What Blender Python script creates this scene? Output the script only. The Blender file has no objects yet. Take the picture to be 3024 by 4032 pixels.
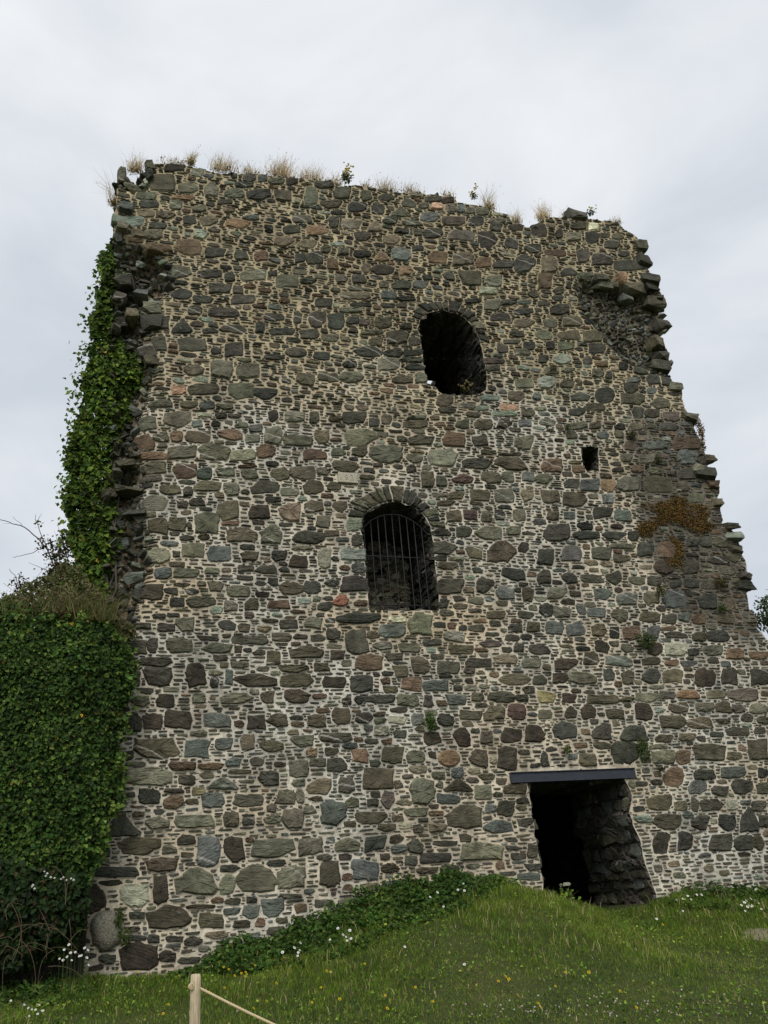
import bpy, bmesh, math, random
import numpy as np
from mathutils import Vector, Matrix
from mathutils.geometry import delaunay_2d_cdt

rng = np.random.default_rng(11)
random.seed(11)
sc = bpy.context.scene

# ------------------------------------------------------------------ camera
FPX, CX, CY = 3250.0, 1512.0, 2016.0          # focal length and centre in pixels of the 3024x4032 photo
DIST, EYE = 13.0, 1.6
up = np.array([-562.0, 6816.0, -3250.0]); up /= np.linalg.norm(up)
ri = np.array([11128.0, -624.0, -3250.0]); ri -= up * (ri @ up); ri /= np.linalg.norm(ri)
MC = np.array([ri, np.cross(up, ri), up])       # camera to world; x along the wall, y into it, z up
CAM = np.array([0.0, -DIST, EYE])
cam_data = bpy.data.cameras.new('camera')
cam_data.sensor_fit = 'VERTICAL'; cam_data.sensor_height = 24.0
cam_data.lens = 24.0 * FPX / 4032.0
cam_data.clip_end = 3000.0
cam = bpy.data.objects.new('camera', cam_data)
sc.collection.objects.link(cam)
m4 = Matrix.Identity(4)
for i in range(3):
    for j in range(3):
        m4[i][j] = MC[i, j]
    m4[i][3] = CAM[i]
cam.matrix_world = m4
sc.camera = cam

# ------------------------------------------------------------------ sky, sun, exposure
SUN_EL, SUN_AZ = math.radians(45), math.radians(200)
w = bpy.data.worlds.new('World'); sc.world = w; w.use_nodes = True
nt = w.node_tree; nt.nodes.clear()
N = nt.nodes.new; L = nt.links.new
out = N('ShaderNodeOutputWorld')
sky = N('ShaderNodeTexSky'); sky.sky_type = 'NISHITA'; sky.sun_disc = False
sky.sun_elevation = SUN_EL; sky.sun_rotation = SUN_AZ
b1 = N('ShaderNodeBackground'); b1.inputs[1].default_value = 0.05
L(sky.outputs[0], b1.inputs[0])
tc = N('ShaderNodeTexCoord')
mp = N('ShaderNodeMapping'); mp.inputs['Scale'].default_value = (1.0, 1.0, 2.4)
L(tc.outputs['Generated'], mp.inputs[0])
nz = N('ShaderNodeTexNoise'); nz.inputs['Scale'].default_value = 2.6; nz.inputs['Detail'].default_value = 6
nz.inputs['Roughness'].default_value = 0.5; nz.inputs['Distortion'].default_value = 0.4
L(mp.outputs[0], nz.inputs['Vector'])
cr = N('ShaderNodeValToRGB')
cr.color_ramp.elements[0].position = 0.33; cr.color_ramp.elements[0].color = (0.55, 0.595, 0.655, 1)
cr.color_ramp.elements[1].position = 0.68; cr.color_ramp.elements[1].color = (0.79, 0.81, 0.835, 1)
L(nz.outputs['Fac'], cr.inputs[0])
b2 = N('ShaderNodeBackground'); b2.inputs[1].default_value = 0.86
L(cr.outputs[0], b2.inputs[0])
mxs = N('ShaderNodeMixShader'); mxs.inputs[0].default_value = 0.93      # mostly cloud, a little clear sky behind it
L(b1.outputs[0], mxs.inputs[1]); L(b2.outputs[0], mxs.inputs[2]); L(mxs.outputs[0], out.inputs[0])

sun = bpy.data.lights.new('sun', 'SUN'); sun.energy = 1.5; sun.angle = math.radians(28); sun.color = (1.0, 0.96, 0.9)
so = bpy.data.objects.new('sun', sun); sc.collection.objects.link(so)
sdir = Vector((math.sin(SUN_AZ) * math.cos(SUN_EL), math.cos(SUN_AZ) * math.cos(SUN_EL), math.sin(SUN_EL)))
so.rotation_euler = (-sdir).to_track_quat('-Z', 'Y').to_euler()
sc.view_settings.view_transform = 'Standard'; sc.view_settings.look = 'None'
sc.view_settings.exposure = 0.45; sc.view_settings.gamma = 1.0; sc.view_settings.use_curve_mapping = False
sc.cycles.max_bounces = 6; sc.cycles.diffuse_bounces = 3; sc.cycles.glossy_bounces = 2; sc.cycles.transmission_bounces = 3

# ------------------------------------------------------------------ helpers
def lin(r, g, b):
    f = lambda c: (c / 255.0) / 12.92 if c / 255.0 <= 0.04045 else ((c / 255.0 + 0.055) / 1.055) ** 2.4
    return np.array([f(r), f(g), f(b)])

def pix(u, v, Y=0.0):
    """point of the world that the photo shows at (u, v), on the plane y = Y"""
    u = np.asarray(u, float); v = np.asarray(v, float)
    d = np.stack([u - CX, -(v - CY), np.full_like(u, -FPX)], -1) @ MC.T
    t = (Y + DIST) / d[..., 1]
    return CAM + d * t[..., None]

def pw(pts, Y=0.0):
    a = np.asarray(pts, float)
    return pix(a[:, 0], a[:, 1], Y)[:, [0, 2]]

_tab = np.random.default_rng(3).random((257, 257))
def vn(x, y, seed=0):
    x = np.asarray(x, float) + seed * 17.31 + 500; y = np.asarray(y, float) + seed * 9.17 + 500
    xi = np.floor(x).astype(int); yi = np.floor(y).astype(int)
    fx = x - xi; fy = y - yi; fx = fx * fx * (3 - 2 * fx); fy = fy * fy * (3 - 2 * fy)
    a = xi % 256; b = yi % 256
    return (_tab[a, b] * (1 - fx) + _tab[a + 1, b] * fx) * (1 - fy) + (_tab[a, b + 1] * (1 - fx) + _tab[a + 1, b + 1] * fx) * fy

def fbm(x, y, seed=0, o=4):
    s = 0; a = 0.5; k = 1.0
    for i in range(o):
        s = s + a * (vn(x * k, y * k, seed + i) - 0.5); a *= 0.5; k *= 2.03
    return s

def inpoly(px, py, poly):
    px = np.asarray(px); py = np.asarray(py); ins = np.zeros(px.shape, bool)
    n = len(poly)
    for i in range(n):
        x1, y1 = poly[i]; x2, y2 = poly[(i + 1) % n]
        if y1 == y2: continue
        c = ((y1 > py) != (y2 > py)) & (px < (x2 - x1) * (py - y1) / (y2 - y1) + x1)
        ins ^= c
    return ins

def tag(o, label=None, cat=None, group=None, kind=None):
    if label: o['label'] = label
    if cat: o['category'] = cat
    if group: o['group'] = group
    if kind: o['kind'] = kind
    return o

def empty(name, loc):
    o = bpy.data.objects.new(name, None); o.empty_display_size = 0.3
    sc.collection.objects.link(o); o.location = loc
    return o

def mesh_data(name, V, polys, cols=None, mats=(), midx=None, smooth=False, rnd=None):
    V = np.asarray(V, np.float32)
    me = bpy.data.meshes.new(name)
    me.vertices.add(len(V)); me.vertices.foreach_set('co', V.ravel())
    polys = [np.asarray(p, np.int32) for p in polys if len(p)]
    loops = np.concatenate([p.ravel() for p in polys])
    tot = np.concatenate([np.full(len(p), p.shape[1], np.int32) for p in polys])
    st = np.concatenate([[0], np.cumsum(tot)[:-1]]).astype(np.int32)
    me.loops.add(len(loops)); me.loops.foreach_set('vertex_index', loops)
    me.polygons.add(len(tot)); me.polygons.foreach_set('loop_start', st)
    if midx is not None: me.polygons.foreach_set('material_index', np.asarray(midx, np.int32))
    me.polygons.foreach_set('use_smooth', np.full(len(tot), bool(smooth)))
    if cols is not None:
        a = me.attributes.new('Col', 'FLOAT_COLOR', 'POINT')
        c = np.ones((len(V), 4), np.float32); c[:, :3] = cols
        a.data.foreach_set('color', c.ravel())
    if rnd is not None:
        a = me.attributes.new('rnd', 'FLOAT', 'POINT'); a.data.foreach_set('value', np.asarray(rnd, np.float32))
    for m in mats: me.materials.append(m)
    me.update(); me.validate()
    return me

def mesh(name, V, polys, cols=None, mats=(), midx=None, smooth=False, rnd=None, parent=None, base=None):
    V = np.asarray(V, float)
    if base is None:
        base = Vector(parent.location) if parent is not None else Vector((V[:, 0].mean(), V[:, 1].mean(), V[:, 2].min()))
    bb = np.array(base)
    p = parent
    while p is not None and p.parent is not None:
        p = p.parent
    if p is not None: bb = np.array(p.location)
    me = mesh_data(name, V - bb, polys, cols, mats, midx, smooth, rnd)
    o = bpy.data.objects.new(name, me); sc.collection.objects.link(o)
    if parent is not None: o.parent = parent
    else: o.location = bb
    return o

def box(x0, x1, y0, y1, z0, z1):
    V = np.array([[x, y, z] for z in (z0, z1) for y in (y0, y1) for x in (x0, x1)], float)
    F = np.array([[0, 2, 3, 1], [4, 5, 7, 6], [0, 1, 5, 4], [2, 6, 7, 3], [0, 4, 6, 2], [1, 3, 7, 5]])
    return V, F

def merge(parts):
    V = []; F = {}; n = 0
    for v, f in parts:
        V.append(v)
        F.setdefault(f.shape[1], []).append(f + n); n += len(v)
    return np.concatenate(V), [np.concatenate(x) for x in F.values()]

def tube(P, R, n=6, cap=True):
    P = np.asarray(P, float); R = np.broadcast_to(np.asarray(R, float), (len(P),))
    T = np.gradient(P, axis=0); T /= np.linalg.norm(T, axis=1)[:, None] + 1e-9
    ref = np.array([0.13, 0.21, 0.97]) if abs(T[:, 2]).mean() < 0.8 else np.array([0.95, 0.2, 0.1])
    A = np.cross(T, ref); A /= np.linalg.norm(A, axis=1)[:, None]; B = np.cross(T, A)
    an = np.linspace(0, 2 * np.pi, n, endpoint=False)
    V = P[:, None] + R[:, None, None] * (A[:, None] * np.cos(an)[None, :, None] + B[:, None] * np.sin(an)[None, :, None])
    V = V.reshape(-1, 3); k = len(P)
    i = np.arange(k - 1)[:, None] * n; j = np.arange(n)[None]
    F = np.stack([i + j, i + (j + 1) % n, i + n + (j + 1) % n, i + n + j], -1).reshape(-1, 4)
    if cap:
        V = np.concatenate([V, P[-1:]])
        c = np.arange(n); b = (k - 1) * n
        tri = np.stack([b + c, b + (c + 1) % n, np.full(n, len(V) - 1), np.full(n, len(V) - 1)], -1)
        return V, F, tri[:, :3]
    return V, F, np.zeros((0, 3), int)

# ------------------------------------------------------------------ materials
def newmat(name):
    m = bpy.data.materials.new(name); m.use_nodes = True
    t = m.node_tree; b = t.nodes['Principled BSDF']
    b.inputs['Specular IOR Level'].default_value = 0.25
    b.inputs['Roughness'].default_value = 0.9
    return m, t, b

def nn(t, kind, **kw):
    n = t.nodes.new(kind)
    for k, v in kw.items():
        if k in n.inputs: n.inputs[k].default_value = v
        else: setattr(n, k, v)
    return n

def mulcol(t, a, b, fac=1.0, mode='MULTIPLY'):
    m = t.nodes.new('ShaderNodeMix'); m.data_type = 'RGBA'; m.blend_type = mode; m.clamp_result = False
    for sock, val in ((m.inputs[0], fac), (m.inputs[6], a), (m.inputs[7], b)):
        if hasattr(val, 'is_linked'): t.links.new(val, sock)
        elif isinstance(val, (int, float)): sock.default_value = val
        else: sock.default_value = (*val, 1)
    return m.outputs[2]

def ramp(t, src, stops):
    r = t.nodes.new('ShaderNodeValToRGB'); t.links.new(src, r.inputs[0])
    e = r.color_ramp.elements
    while len(e) < len(stops): e.new(0.5)
    for k, (p, c) in enumerate(stops):
        e[k].position = p; e[k].color = (c, c, c, 1) if isinstance(c, (int, float)) else (*c, 1)
    return r.outputs[0]

def mat_stone():
    m, t, b = newmat('rubble_stone')
    at = nn(t, 'ShaderNodeAttribute', attribute_name='Col')
    rn = nn(t, 'ShaderNodeAttribute', attribute_name='rnd')
    geo = nn(t, 'ShaderNodeNewGeometry')
    off = nn(t, 'ShaderNodeVectorMath', operation='MULTIPLY_ADD')
    t.links.new(rn.outputs['Fac'], off.inputs[0]); off.inputs[1].default_value = (37, 53, 71)
    t.links.new(geo.outputs['Position'], off.inputs[2])
    rot = nn(t, 'ShaderNodeVectorRotate', rotation_type='Y_AXIS'); t.links.new(off.outputs[0], rot.inputs['Vector'])
    mr = nn(t, 'ShaderNodeMath', operation='MULTIPLY_ADD'); t.links.new(rn.outputs['Fac'], mr.inputs[0])
    mr.inputs[1].default_value = 1.0; mr.inputs[2].default_value = -0.5
    t.links.new(mr.outputs[0], rot.inputs['Angle'])
    big = nn(t, 'ShaderNodeTexNoise', Scale=5.0, Detail=5.0, Roughness=0.65); t.links.new(rot.outputs[0], big.inputs['Vector'])
    mp = nn(t, 'ShaderNodeMapping', Scale=(5, 8, 48)); t.links.new(rot.outputs[0], mp.inputs['Vector'])
    st = nn(t, 'ShaderNodeTexNoise', Scale=1.0, Detail=3.0, Roughness=0.6); t.links.new(mp.outputs[0], st.inputs['Vector'])
    fine = nn(t, 'ShaderNodeTexNoise', Scale=70.0, Detail=3.0, Roughness=0.7); t.links.new(rot.outputs[0], fine.inputs['Vector'])
    c = mulcol(t, at.outputs['Color'], ramp(t, big.outputs['Fac'], [(0.3, 0.55), (0.5, 1.0), (0.72, 1.5)]))
    c = mulcol(t, c, ramp(t, st.outputs['Fac'], [(0.3, 0.7), (0.5, 1.0), (0.7, 1.25)]), 0.6)
    c = mulcol(t, c, ramp(t, fine.outputs['Fac'], [(0.3, 0.72), (0.5, 1.0), (0.72, 1.35)]), 0.8)
    # dark cracks and pale lichen / quartz veins
    mp2 = nn(t, 'ShaderNodeMapping', Scale=(2.2, 3, 6)); t.links.new(rot.outputs[0], mp2.inputs['Vector'])
    cn = nn(t, 'ShaderNodeTexNoise', Scale=1.0, Detail=2.0, Roughness=0.5); t.links.new(mp2.outputs[0], cn.inputs['Vector'])
    c = mulcol(t, c, ramp(t, cn.outputs['Fac'], [(0.478, 1.0), (0.49, 0.45), (0.495, 0.45), (0.507, 1.0)]), 0.75)
    ln = nn(t, 'ShaderNodeTexNoise', Scale=9.0, Detail=6.0, Roughness=0.75); t.links.new(off.outputs[0], ln.inputs['Vector'])
    c = mulcol(t, c, (0.42, 0.42, 0.37), ramp(t, ln.outputs['Fac'], [(0.64, 0.0), (0.74, 0.55)]), 'MIX')
    vn_ = nn(t, 'ShaderNodeTexWave', Scale=0.9, Distortion=1.6, Detail=2.0); vn_.bands_direction = 'DIAGONAL'; vn_.wave_profile = 'SAW'
    vn_.inputs['Detail Scale'].default_value = 1.4; t.links.new(rot.outputs[0], vn_.inputs['Vector'])
    vein = ramp(t, vn_.outputs['Fac'], [(0.0, 0.0), (0.03, 0.8), (0.05, 0.8), (0.08, 0.0)])
    gate = ramp(t, rn.outputs['Fac'], [(0.8, 0.0), (0.81, 0.7)])
    vg = nn(t, 'ShaderNodeMath', operation='MULTIPLY'); t.links.new(vein, vg.inputs[0]); t.links.new(gate, vg.inputs[1])
    c = mulcol(t, c, (0.5, 0.48, 0.42), vg.outputs[0], 'MIX')
    mps = nn(t, 'ShaderNodeMapping', Scale=(1.5, 1.5, 0.32)); t.links.new(geo.outputs['Position'], mps.inputs['Vector'])
    sn = nn(t, 'ShaderNodeTexNoise', Scale=1.0, Detail=5.0, Roughness=0.6); t.links.new(mps.outputs[0], sn.inputs['Vector'])
    c = mulcol(t, c, ramp(t, sn.outputs['Fac'], [(0.34, 0.72), (0.5, 1.0), (0.66, 1.2)]))
    t.links.new(c, b.inputs['Base Color'])
    add = nn(t, 'ShaderNodeMath', operation='ADD'); t.links.new(st.outputs['Fac'], add.inputs[0]); t.links.new(big.outputs['Fac'], add.inputs[1])
    add2 = nn(t, 'ShaderNodeMath', operation='MULTIPLY_ADD'); t.links.new(fine.outputs['Fac'], add2.inputs[0]); add2.inputs[1].default_value = 0.35; t.links.new(add.outputs[0], add2.inputs[2])
    bp = nn(t, 'ShaderNodeBump', Strength=0.9, Distance=0.03); t.links.new(add2.outputs[0], bp.inputs['Height'])
    t.links.new(bp.outputs[0], b.inputs['Normal'])
    b.inputs['Roughness'].default_value = 0.82
    return m

def mat_mortar():
    m, t, b = newmat('lime_mortar')
    at = nn(t, 'ShaderNodeAttribute', attribute_name='Col')
    geo = nn(t, 'ShaderNodeNewGeometry')
    n1 = nn(t, 'ShaderNodeTexNoise', Scale=14.0, Detail=6.0, Roughness=0.7); t.links.new(geo.outputs['Position'], n1.inputs['Vector'])
    n2 = nn(t, 'ShaderNodeTexNoise', Scale=90.0, Detail=3.0, Roughness=0.7); t.links.new(geo.outputs['Position'], n2.inputs['Vector'])
    c = mulcol(t, at.outputs['Color'], ramp(t, n1.outputs['Fac'], [(0.28, 0.58), (0.5, 1.0), (0.72, 1.2)]))
    n3 = nn(t, 'ShaderNodeTexNoise', Scale=1.7, Detail=5.0, Roughness=0.62); t.links.new(geo.outputs['Position'], n3.inputs['Vector'])
    c = mulcol(t, c, ramp(t, n3.outputs['Fac'], [(0.32, 0.55), (0.5, 0.92), (0.62, 1.12)]))
    mps = nn(t, 'ShaderNodeMapping', Scale=(1.5, 1.5, 0.32)); t.links.new(geo.outputs['Position'], mps.inputs['Vector'])
    sn = nn(t, 'ShaderNodeTexNoise', Scale=1.0, Detail=5.0, Roughness=0.6); t.links.new(mps.outputs[0], sn.inputs['Vector'])
    c = mulcol(t, c, ramp(t, sn.outputs['Fac'], [(0.34, 0.76), (0.5, 1.0), (0.66, 1.12)]))
    c = mulcol(t, c, ramp(t, n2.outputs['Fac'], [(0.3, 0.75), (0.5, 1.0), (0.7, 1.15)]), 0.8)
    mp = nn(t, 'ShaderNodeMapping', Scale=(11, 11, 34)); t.links.new(geo.outputs['Position'], mp.inputs['Vector'])
    vo = nn(t, 'ShaderNodeTexVoronoi', Scale=1.0, Randomness=1.0); t.links.new(mp.outputs[0], vo.inputs['Vector'])
    sp = nn(t, 'ShaderNodeSeparateColor'); t.links.new(vo.outputs['Color'], sp.inputs[0])
    pick = ramp(t, sp.outputs[0], [(0.74, 0.0), (0.75, 1.0)])
    core = ramp(t, vo.outputs['Distance'], [(0.26, 1.0), (0.36, 0.0)])
    g = nn(t, 'ShaderNodeMath', operation='MULTIPLY'); t.links.new(pick, g.inputs[0]); t.links.new(core, g.inputs[1])
    c = mulcol(t, c, (0.085, 0.08, 0.07), g.outputs[0], 'MIX')          # slips of slate pressed into the joints
    t.links.new(c, b.inputs['Base Color'])
    bp = nn(t, 'ShaderNodeBump', Strength=0.8, Distance=0.025); t.links.new(n1.outputs['Fac'], bp.inputs['Height'])
    t.links.new(bp.outputs[0], b.inputs['Normal'])
    b.inputs['Roughness'].default_value = 0.95
    return m

def mat_rough():
    m, t, b = newmat('inner_rubble')
    geo = nn(t, 'ShaderNodeNewGeometry')
    mp = nn(t, 'ShaderNodeMapping', Scale=(3.2, 3.2, 6.5)); t.links.new(geo.outputs['Position'], mp.inputs['Vector'])
    ns = nn(t, 'ShaderNodeTexNoise', Scale=1.3, Detail=3.0); t.links.new(mp.outputs[0], ns.inputs['Vector'])
    mx = nn(t, 'ShaderNodeVectorMath', operation='MULTIPLY_ADD'); t.links.new(ns.outputs['Color'], mx.inputs[0]); mx.inputs[1].default_value = (0.5, 0.5, 0.5); t.links.new(mp.outputs[0], mx.inputs[2])
    vo = nn(t, 'ShaderNodeTexVoronoi', Scale=1.0); t.links.new(mx.outputs[0], vo.inputs['Vector'])
    ve = nn(t, 'ShaderNodeTexVoronoi', Scale=1.0, feature='DISTANCE_TO_EDGE'); t.links.new(mx.outputs[0], ve.inputs['Vector'])
    sp = nn(t, 'ShaderNodeSeparateColor'); t.links.new(vo.outputs['Color'], sp.inputs[0])
    n2 = nn(t, 'ShaderNodeTexNoise', Scale=22.0, Detail=5.0, Roughness=0.7); t.links.new(geo.outputs['Position'], n2.inputs['Vector'])
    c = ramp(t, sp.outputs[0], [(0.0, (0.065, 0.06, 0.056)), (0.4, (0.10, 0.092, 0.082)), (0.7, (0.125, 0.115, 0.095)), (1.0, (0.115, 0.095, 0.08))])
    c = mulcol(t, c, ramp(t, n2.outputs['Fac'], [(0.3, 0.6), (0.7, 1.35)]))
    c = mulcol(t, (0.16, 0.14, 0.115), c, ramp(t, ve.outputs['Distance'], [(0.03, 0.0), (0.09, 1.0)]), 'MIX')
    t.links.new(c, b.inputs['Base Color'])
    a = nn(t, 'ShaderNodeMath', operation='MULTIPLY_ADD'); t.links.new(ramp(t, ve.outputs['Distance'], [(0.0, 0.0), (0.2, 1.0)]), a.inputs[0]); a.inputs[1].default_value = 1.5; t.links.new(n2.outputs['Fac'], a.inputs[2])
    bp = nn(t, 'ShaderNodeBump', Strength=1.0, Distance=0.05); t.links.new(a.outputs[0], bp.inputs['Height']); t.links.new(bp.outputs[0], b.inputs['Normal'])
    return m

def mat_plant(name, transl=0.25, rough=0.55, spec=0.3, var=0.35):
    m, t, b = newmat(name)
    at = nn(t, 'ShaderNodeAttribute', attribute_name='Col')
    geo = nn(t, 'ShaderNodeNewGeometry')
    n1 = nn(t, 'ShaderNodeTexNoise', Scale=3.0, Detail=3.0); t.links.new(geo.outputs['Position'], n1.inputs['Vector'])
    c = mulcol(t, at.outputs['Color'], ramp(t, n1.outputs['Fac'], [(0.3, 1 - var), (0.7, 1 + var)]))
    t.links.new(c, b.inputs['Base Color'])
    b.inputs['Roughness'].default_value = rough; b.inputs['Specular IOR Level'].default_value = spec
    if transl:
        tr = nn(t, 'ShaderNodeBsdfTranslucent'); t.links.new(c, tr.inputs['Color'])
        mx = nn(t, 'ShaderNodeMixShader'); mx.inputs[0].default_value = transl
        t.links.new(b.outputs[0], mx.inputs[1]); t.links.new(tr.outputs[0], mx.inputs[2])
        t.links.new(mx.outputs[0], t.nodes['Material Output'].inputs[0])
    return m

def mat_simple(name, col, rough=0.6, scale=30, lo=0.8, hi=1.2, metal=0.0, bump=0.3, stretch=(1, 1, 1), dist=0.01):
    m, t, b = newmat(name)
    tcn = nn(t, 'ShaderNodeTexCoord')
    mp = nn(t, 'ShaderNodeMapping', Scale=stretch); t.links.new(tcn.outputs['Object'], mp.inputs['Vector'])
    n1 = nn(t, 'ShaderNodeTexNoise', Scale=scale, Detail=5.0, Roughness=0.65); t.links.new(mp.outputs[0], n1.inputs['Vector'])
    c = mulcol(t, tuple(col), ramp(t, n1.outputs['Fac'], [(0.3, lo), (0.7, hi)]))
    t.links.new(c, b.inputs['Base Color'])
    b.inputs['Roughness'].default_value = rough; b.inputs['Metallic'].default_value = metal
    bp = nn(t, 'ShaderNodeBump', Strength=bump, Distance=dist); t.links.new(n1.outputs['Fac'], bp.inputs['Height']); t.links.new(bp.outputs[0], b.inputs['Normal'])
    return m

def mat_ground():
    m, t, b = newmat('turf')
    geo = nn(t, 'ShaderNodeNewGeometry')
    n1 = nn(t, 'ShaderNodeTexNoise', Scale=1.2, Detail=6.0); t.links.new(geo.outputs['Position'], n1.inputs['Vector'])
    n2 = nn(t, 'ShaderNodeTexNoise', Scale=40.0, Detail=4.0); t.links.new(geo.outputs['Position'], n2.inputs['Vector'])
    c = ramp(t, n1.outputs['Fac'], [(0.3, (0.035, 0.05, 0.014)), (0.55, (0.06, 0.075, 0.02)), (0.75, (0.09, 0.085, 0.03))])
    c = mulcol(t, c, ramp(t, n2.outputs['Fac'], [(0.3, 0.5), (0.7, 1.4)]))
    t.links.new(c, b.inputs['Base Color'])
    bp = nn(t, 'ShaderNodeBump', Strength=1.0, Distance=0.04); t.links.new(n2.outputs['Fac'], bp.inputs['Height']); t.links.new(bp.outputs[0], b.inputs['Normal'])
    return m

M_STONE, M_MORTAR, M_ROUGH, M_GROUND = mat_stone(), mat_mortar(), mat_rough(), mat_ground()
M_GRASS = mat_plant('grass_blades', 0.35, 0.7, 0.08, 0.25)
M_LEAF = mat_plant('leaves', 0.25, 0.6, 0.15, 0.25)
M_DRY = mat_plant('dry_grass', 0.5, 0.8, 0.1, 0.15)
M_BLOOM = mat_plant('petals', 0.2, 0.7, 0.2, 0.05)
M_BARK = mat_simple('twig_bark', (0.10, 0.085, 0.07), 0.9, 60)
M_BARS = mat_simple('black_iron', (0.018, 0.018, 0.02), 0.5, 60, 0.7, 1.5)
M_LINTEL = mat_simple('grey_painted_steel', lin(54, 58, 66), 0.5, 9, 0.75, 1.2, 0.0, 0.1)
M_WOOD = mat_simple('weathered_timber', lin(196, 180, 150), 0.85, 16, 0.55, 1.25, 0, 0.6, (6, 6, 0.7), 0.012)
M_KNOT = mat_simple('timber_knot', lin(120, 100, 78), 0.85, 60, 0.5, 1.2)
M_ROPE = mat_simple('hemp_rope', lin(196, 178, 140), 0.9, 120, 0.7, 1.2)
M_DATE = mat_simple('cast_cement', lin(176, 170, 152), 0.95, 40, 0.75, 1.15)
M_GRAVEL = mat_simple('gravel', lin(138, 126, 108), 0.95, 60, 0.5, 1.4, 0, 0.8)

# ------------------------------------------------------------------ colours of the stones (measured on the photo, turned into albedo)
GAIN = 1.22
PAL = {'b': (66, 56, 47), 'k': (63, 63, 58), 'g': (98, 95, 80), 'l': (124, 121, 104), 's': (88, 93, 94), 'r': (106, 80, 62),
       'o': (140, 104, 76), 'p': (90, 78, 74), 't': (112, 98, 80), 'n': (86, 77, 61), 'c': (122, 133, 124), 'w': (146, 143, 128),
       'x': (184, 134, 108), 'e': (196, 190, 178), 'd': (72, 68, 60), 'q': (94, 68, 68), 'z': (150, 82, 62), 'y': (142, 122, 78), 'v': (72, 84, 78)}
PAL = {k: (0.60 * lin(*v) + 0.40 * lin(*v).mean() * np.array([1.05, 1.0, 0.88])) * GAIN * np.array([0.985, 1.02, 0.90]) for k, v in PAL.items()}

def stone_col(code):
    c = PAL[code] * (1 + 0.16 * rng.standard_normal())
    return np.clip(c * (1 + 0.025 * rng.standard_normal(3)), 0.02, 0.75)

# ------------------------------------------------------------------ outline of the tower front and its openings (photo pixels, laid on the wall plane)
OUT = [(330, 4000), (300, 3760), (300, 3640), (292, 3570), (290, 3480), (340, 3440), (376, 3380), (385, 3200), (400, 2900), (400, 2500), (415, 2380), (425, 2250), (432, 2120), (430, 2000),
       (405, 1960), (410, 1900), (440, 1850), (445, 1700), (448, 1600), (440, 1500), (436, 1400), (440, 1300), (446, 1200), (452, 1100), (450, 1000), (450, 920),
       (452, 860), (458, 800), (462, 720), (470, 660), (500, 664), (525, 690), (565, 672), (600, 642), (640, 640), (740, 650), (800, 665), (860, 680), (1000, 685), (1160, 700), (1280, 716),
       (1350, 736), (1420, 736), (1500, 746), (1560, 757), (1650, 758), (1700, 766), (1790, 776), (1800, 796), (1890, 808), (1960, 832), (2000, 842), (2012, 870),
       (2070, 892), (2085, 902), (2120, 874), (2145, 852), (2200, 854), (2244, 858), (2262, 832), (2300, 838), (2316, 862), (2350, 863), (2420, 872), (2440, 882),
       (2460, 906), (2510, 930), (2525, 960), (2530, 990), (2540, 1024), (2560, 1034), (2548, 1062), (2580, 1094), (2592, 1132), (2615, 1165), (2620, 1250),
       (2632, 1285), (2612, 1322), (2600, 1342), (2630, 1365), (2636, 1402), (2642, 1452), (2642, 1492), (2684, 1535), (2694, 1602), (2712, 1642), (2740, 1702),
       (2770, 1755), (2780, 1792), (2800, 1805), (2785, 1834), (2795, 1872), (2830, 1922), (2832, 2002), (2850, 2062), (2895, 2105), (2922, 2182), (2935, 2222),
       (2950, 2272), (2960, 2302), (2945, 2334), (2955, 2402), (2985, 2424), (2985, 2472), (3025, 2522), (3110, 2565), (3300, 2620), (3480, 2660), (3480, 4000)]

def tr(tile, pts):
    ox, oy, s = tile
    return [(ox + s * a, oy + s * b) for a, b in pts]
TB, TE, TF = (1200, 620, .5425), (1200, 1500, .5425), (2124, 1600, .5425)
WIN_UP = tr(TB, [(838, 1175), (870, 1142), (915, 1120), (960, 1108), (1010, 1104), (1060, 1114), (1120, 1136), (1180, 1178), (1235, 1245), (1272, 1320), (1292, 1400),
                 (1302, 1470), (1318, 1560), (1325, 1640), (1315, 1690), (1250, 1722), (1150, 1728), (1050, 1730), (1000, 1722), (975, 1700), (950, 1665), (892, 1652), (872, 1560), (858, 1480), (850, 1400), (838, 1310), (824, 1245)])
WIN_LO = tr(TE, [(462, 1665), (455, 1560), (446, 1470), (440, 1350), (432, 1220), (422, 1120), (408, 1080), (420, 1000), (448, 950), (500, 912), (560, 888), (630, 880), (700, 885), (770, 906),
                 (830, 945), (880, 995), (915, 1060), (928, 1150), (944, 1260), (952, 1360), (960, 1460), (972, 1560), (978, 1665), (850, 1668), (700, 1668), (580, 1668)])
WIN_SM = tr(TF, [(300, 296), (365, 292), (430, 300), (428, 350), (436, 420), (432, 470), (390, 466), (346, 475), (320, 430), (312, 370)])
DOOR = [(2074, 3066), (2083, 3110), (2092, 3160), (2095, 3210), (2106, 3260), (2110, 3310), (2122, 3370), (2126, 3420), (2138, 3480), (2140, 3540), (2150, 3620), (2155, 3760),
        (2612, 3760), (2600, 3640), (2588, 3560), (2580, 3520), (2566, 3480), (2550, 3430), (2530, 3370), (2518, 3310), (2494, 3255), (2478, 3200), (2486, 3135), (2470, 3100), (2457, 3066), (2330, 3064), (2200, 3064)]

def densify(P, step):
    P = np.asarray(P); o = []
    for i in range(len(P)):
        a, b = P[i], P[(i + 1) % len(P)]
        n = max(1, int(np.linalg.norm(b - a) / step))
        for k in range(n): o.append(a + (b - a) * k / n)
    return np.array(o)

outline = densify(pw(OUT), 0.11)
outline += rng.normal(0, 0.018, outline.shape)
holes = [densify(pw(h), 0.09) + 0 for h in (WIN_UP, WIN_LO, WIN_SM, DOOR)]
for h in holes: h += rng.normal(0, 0.009, h.shape)

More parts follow.
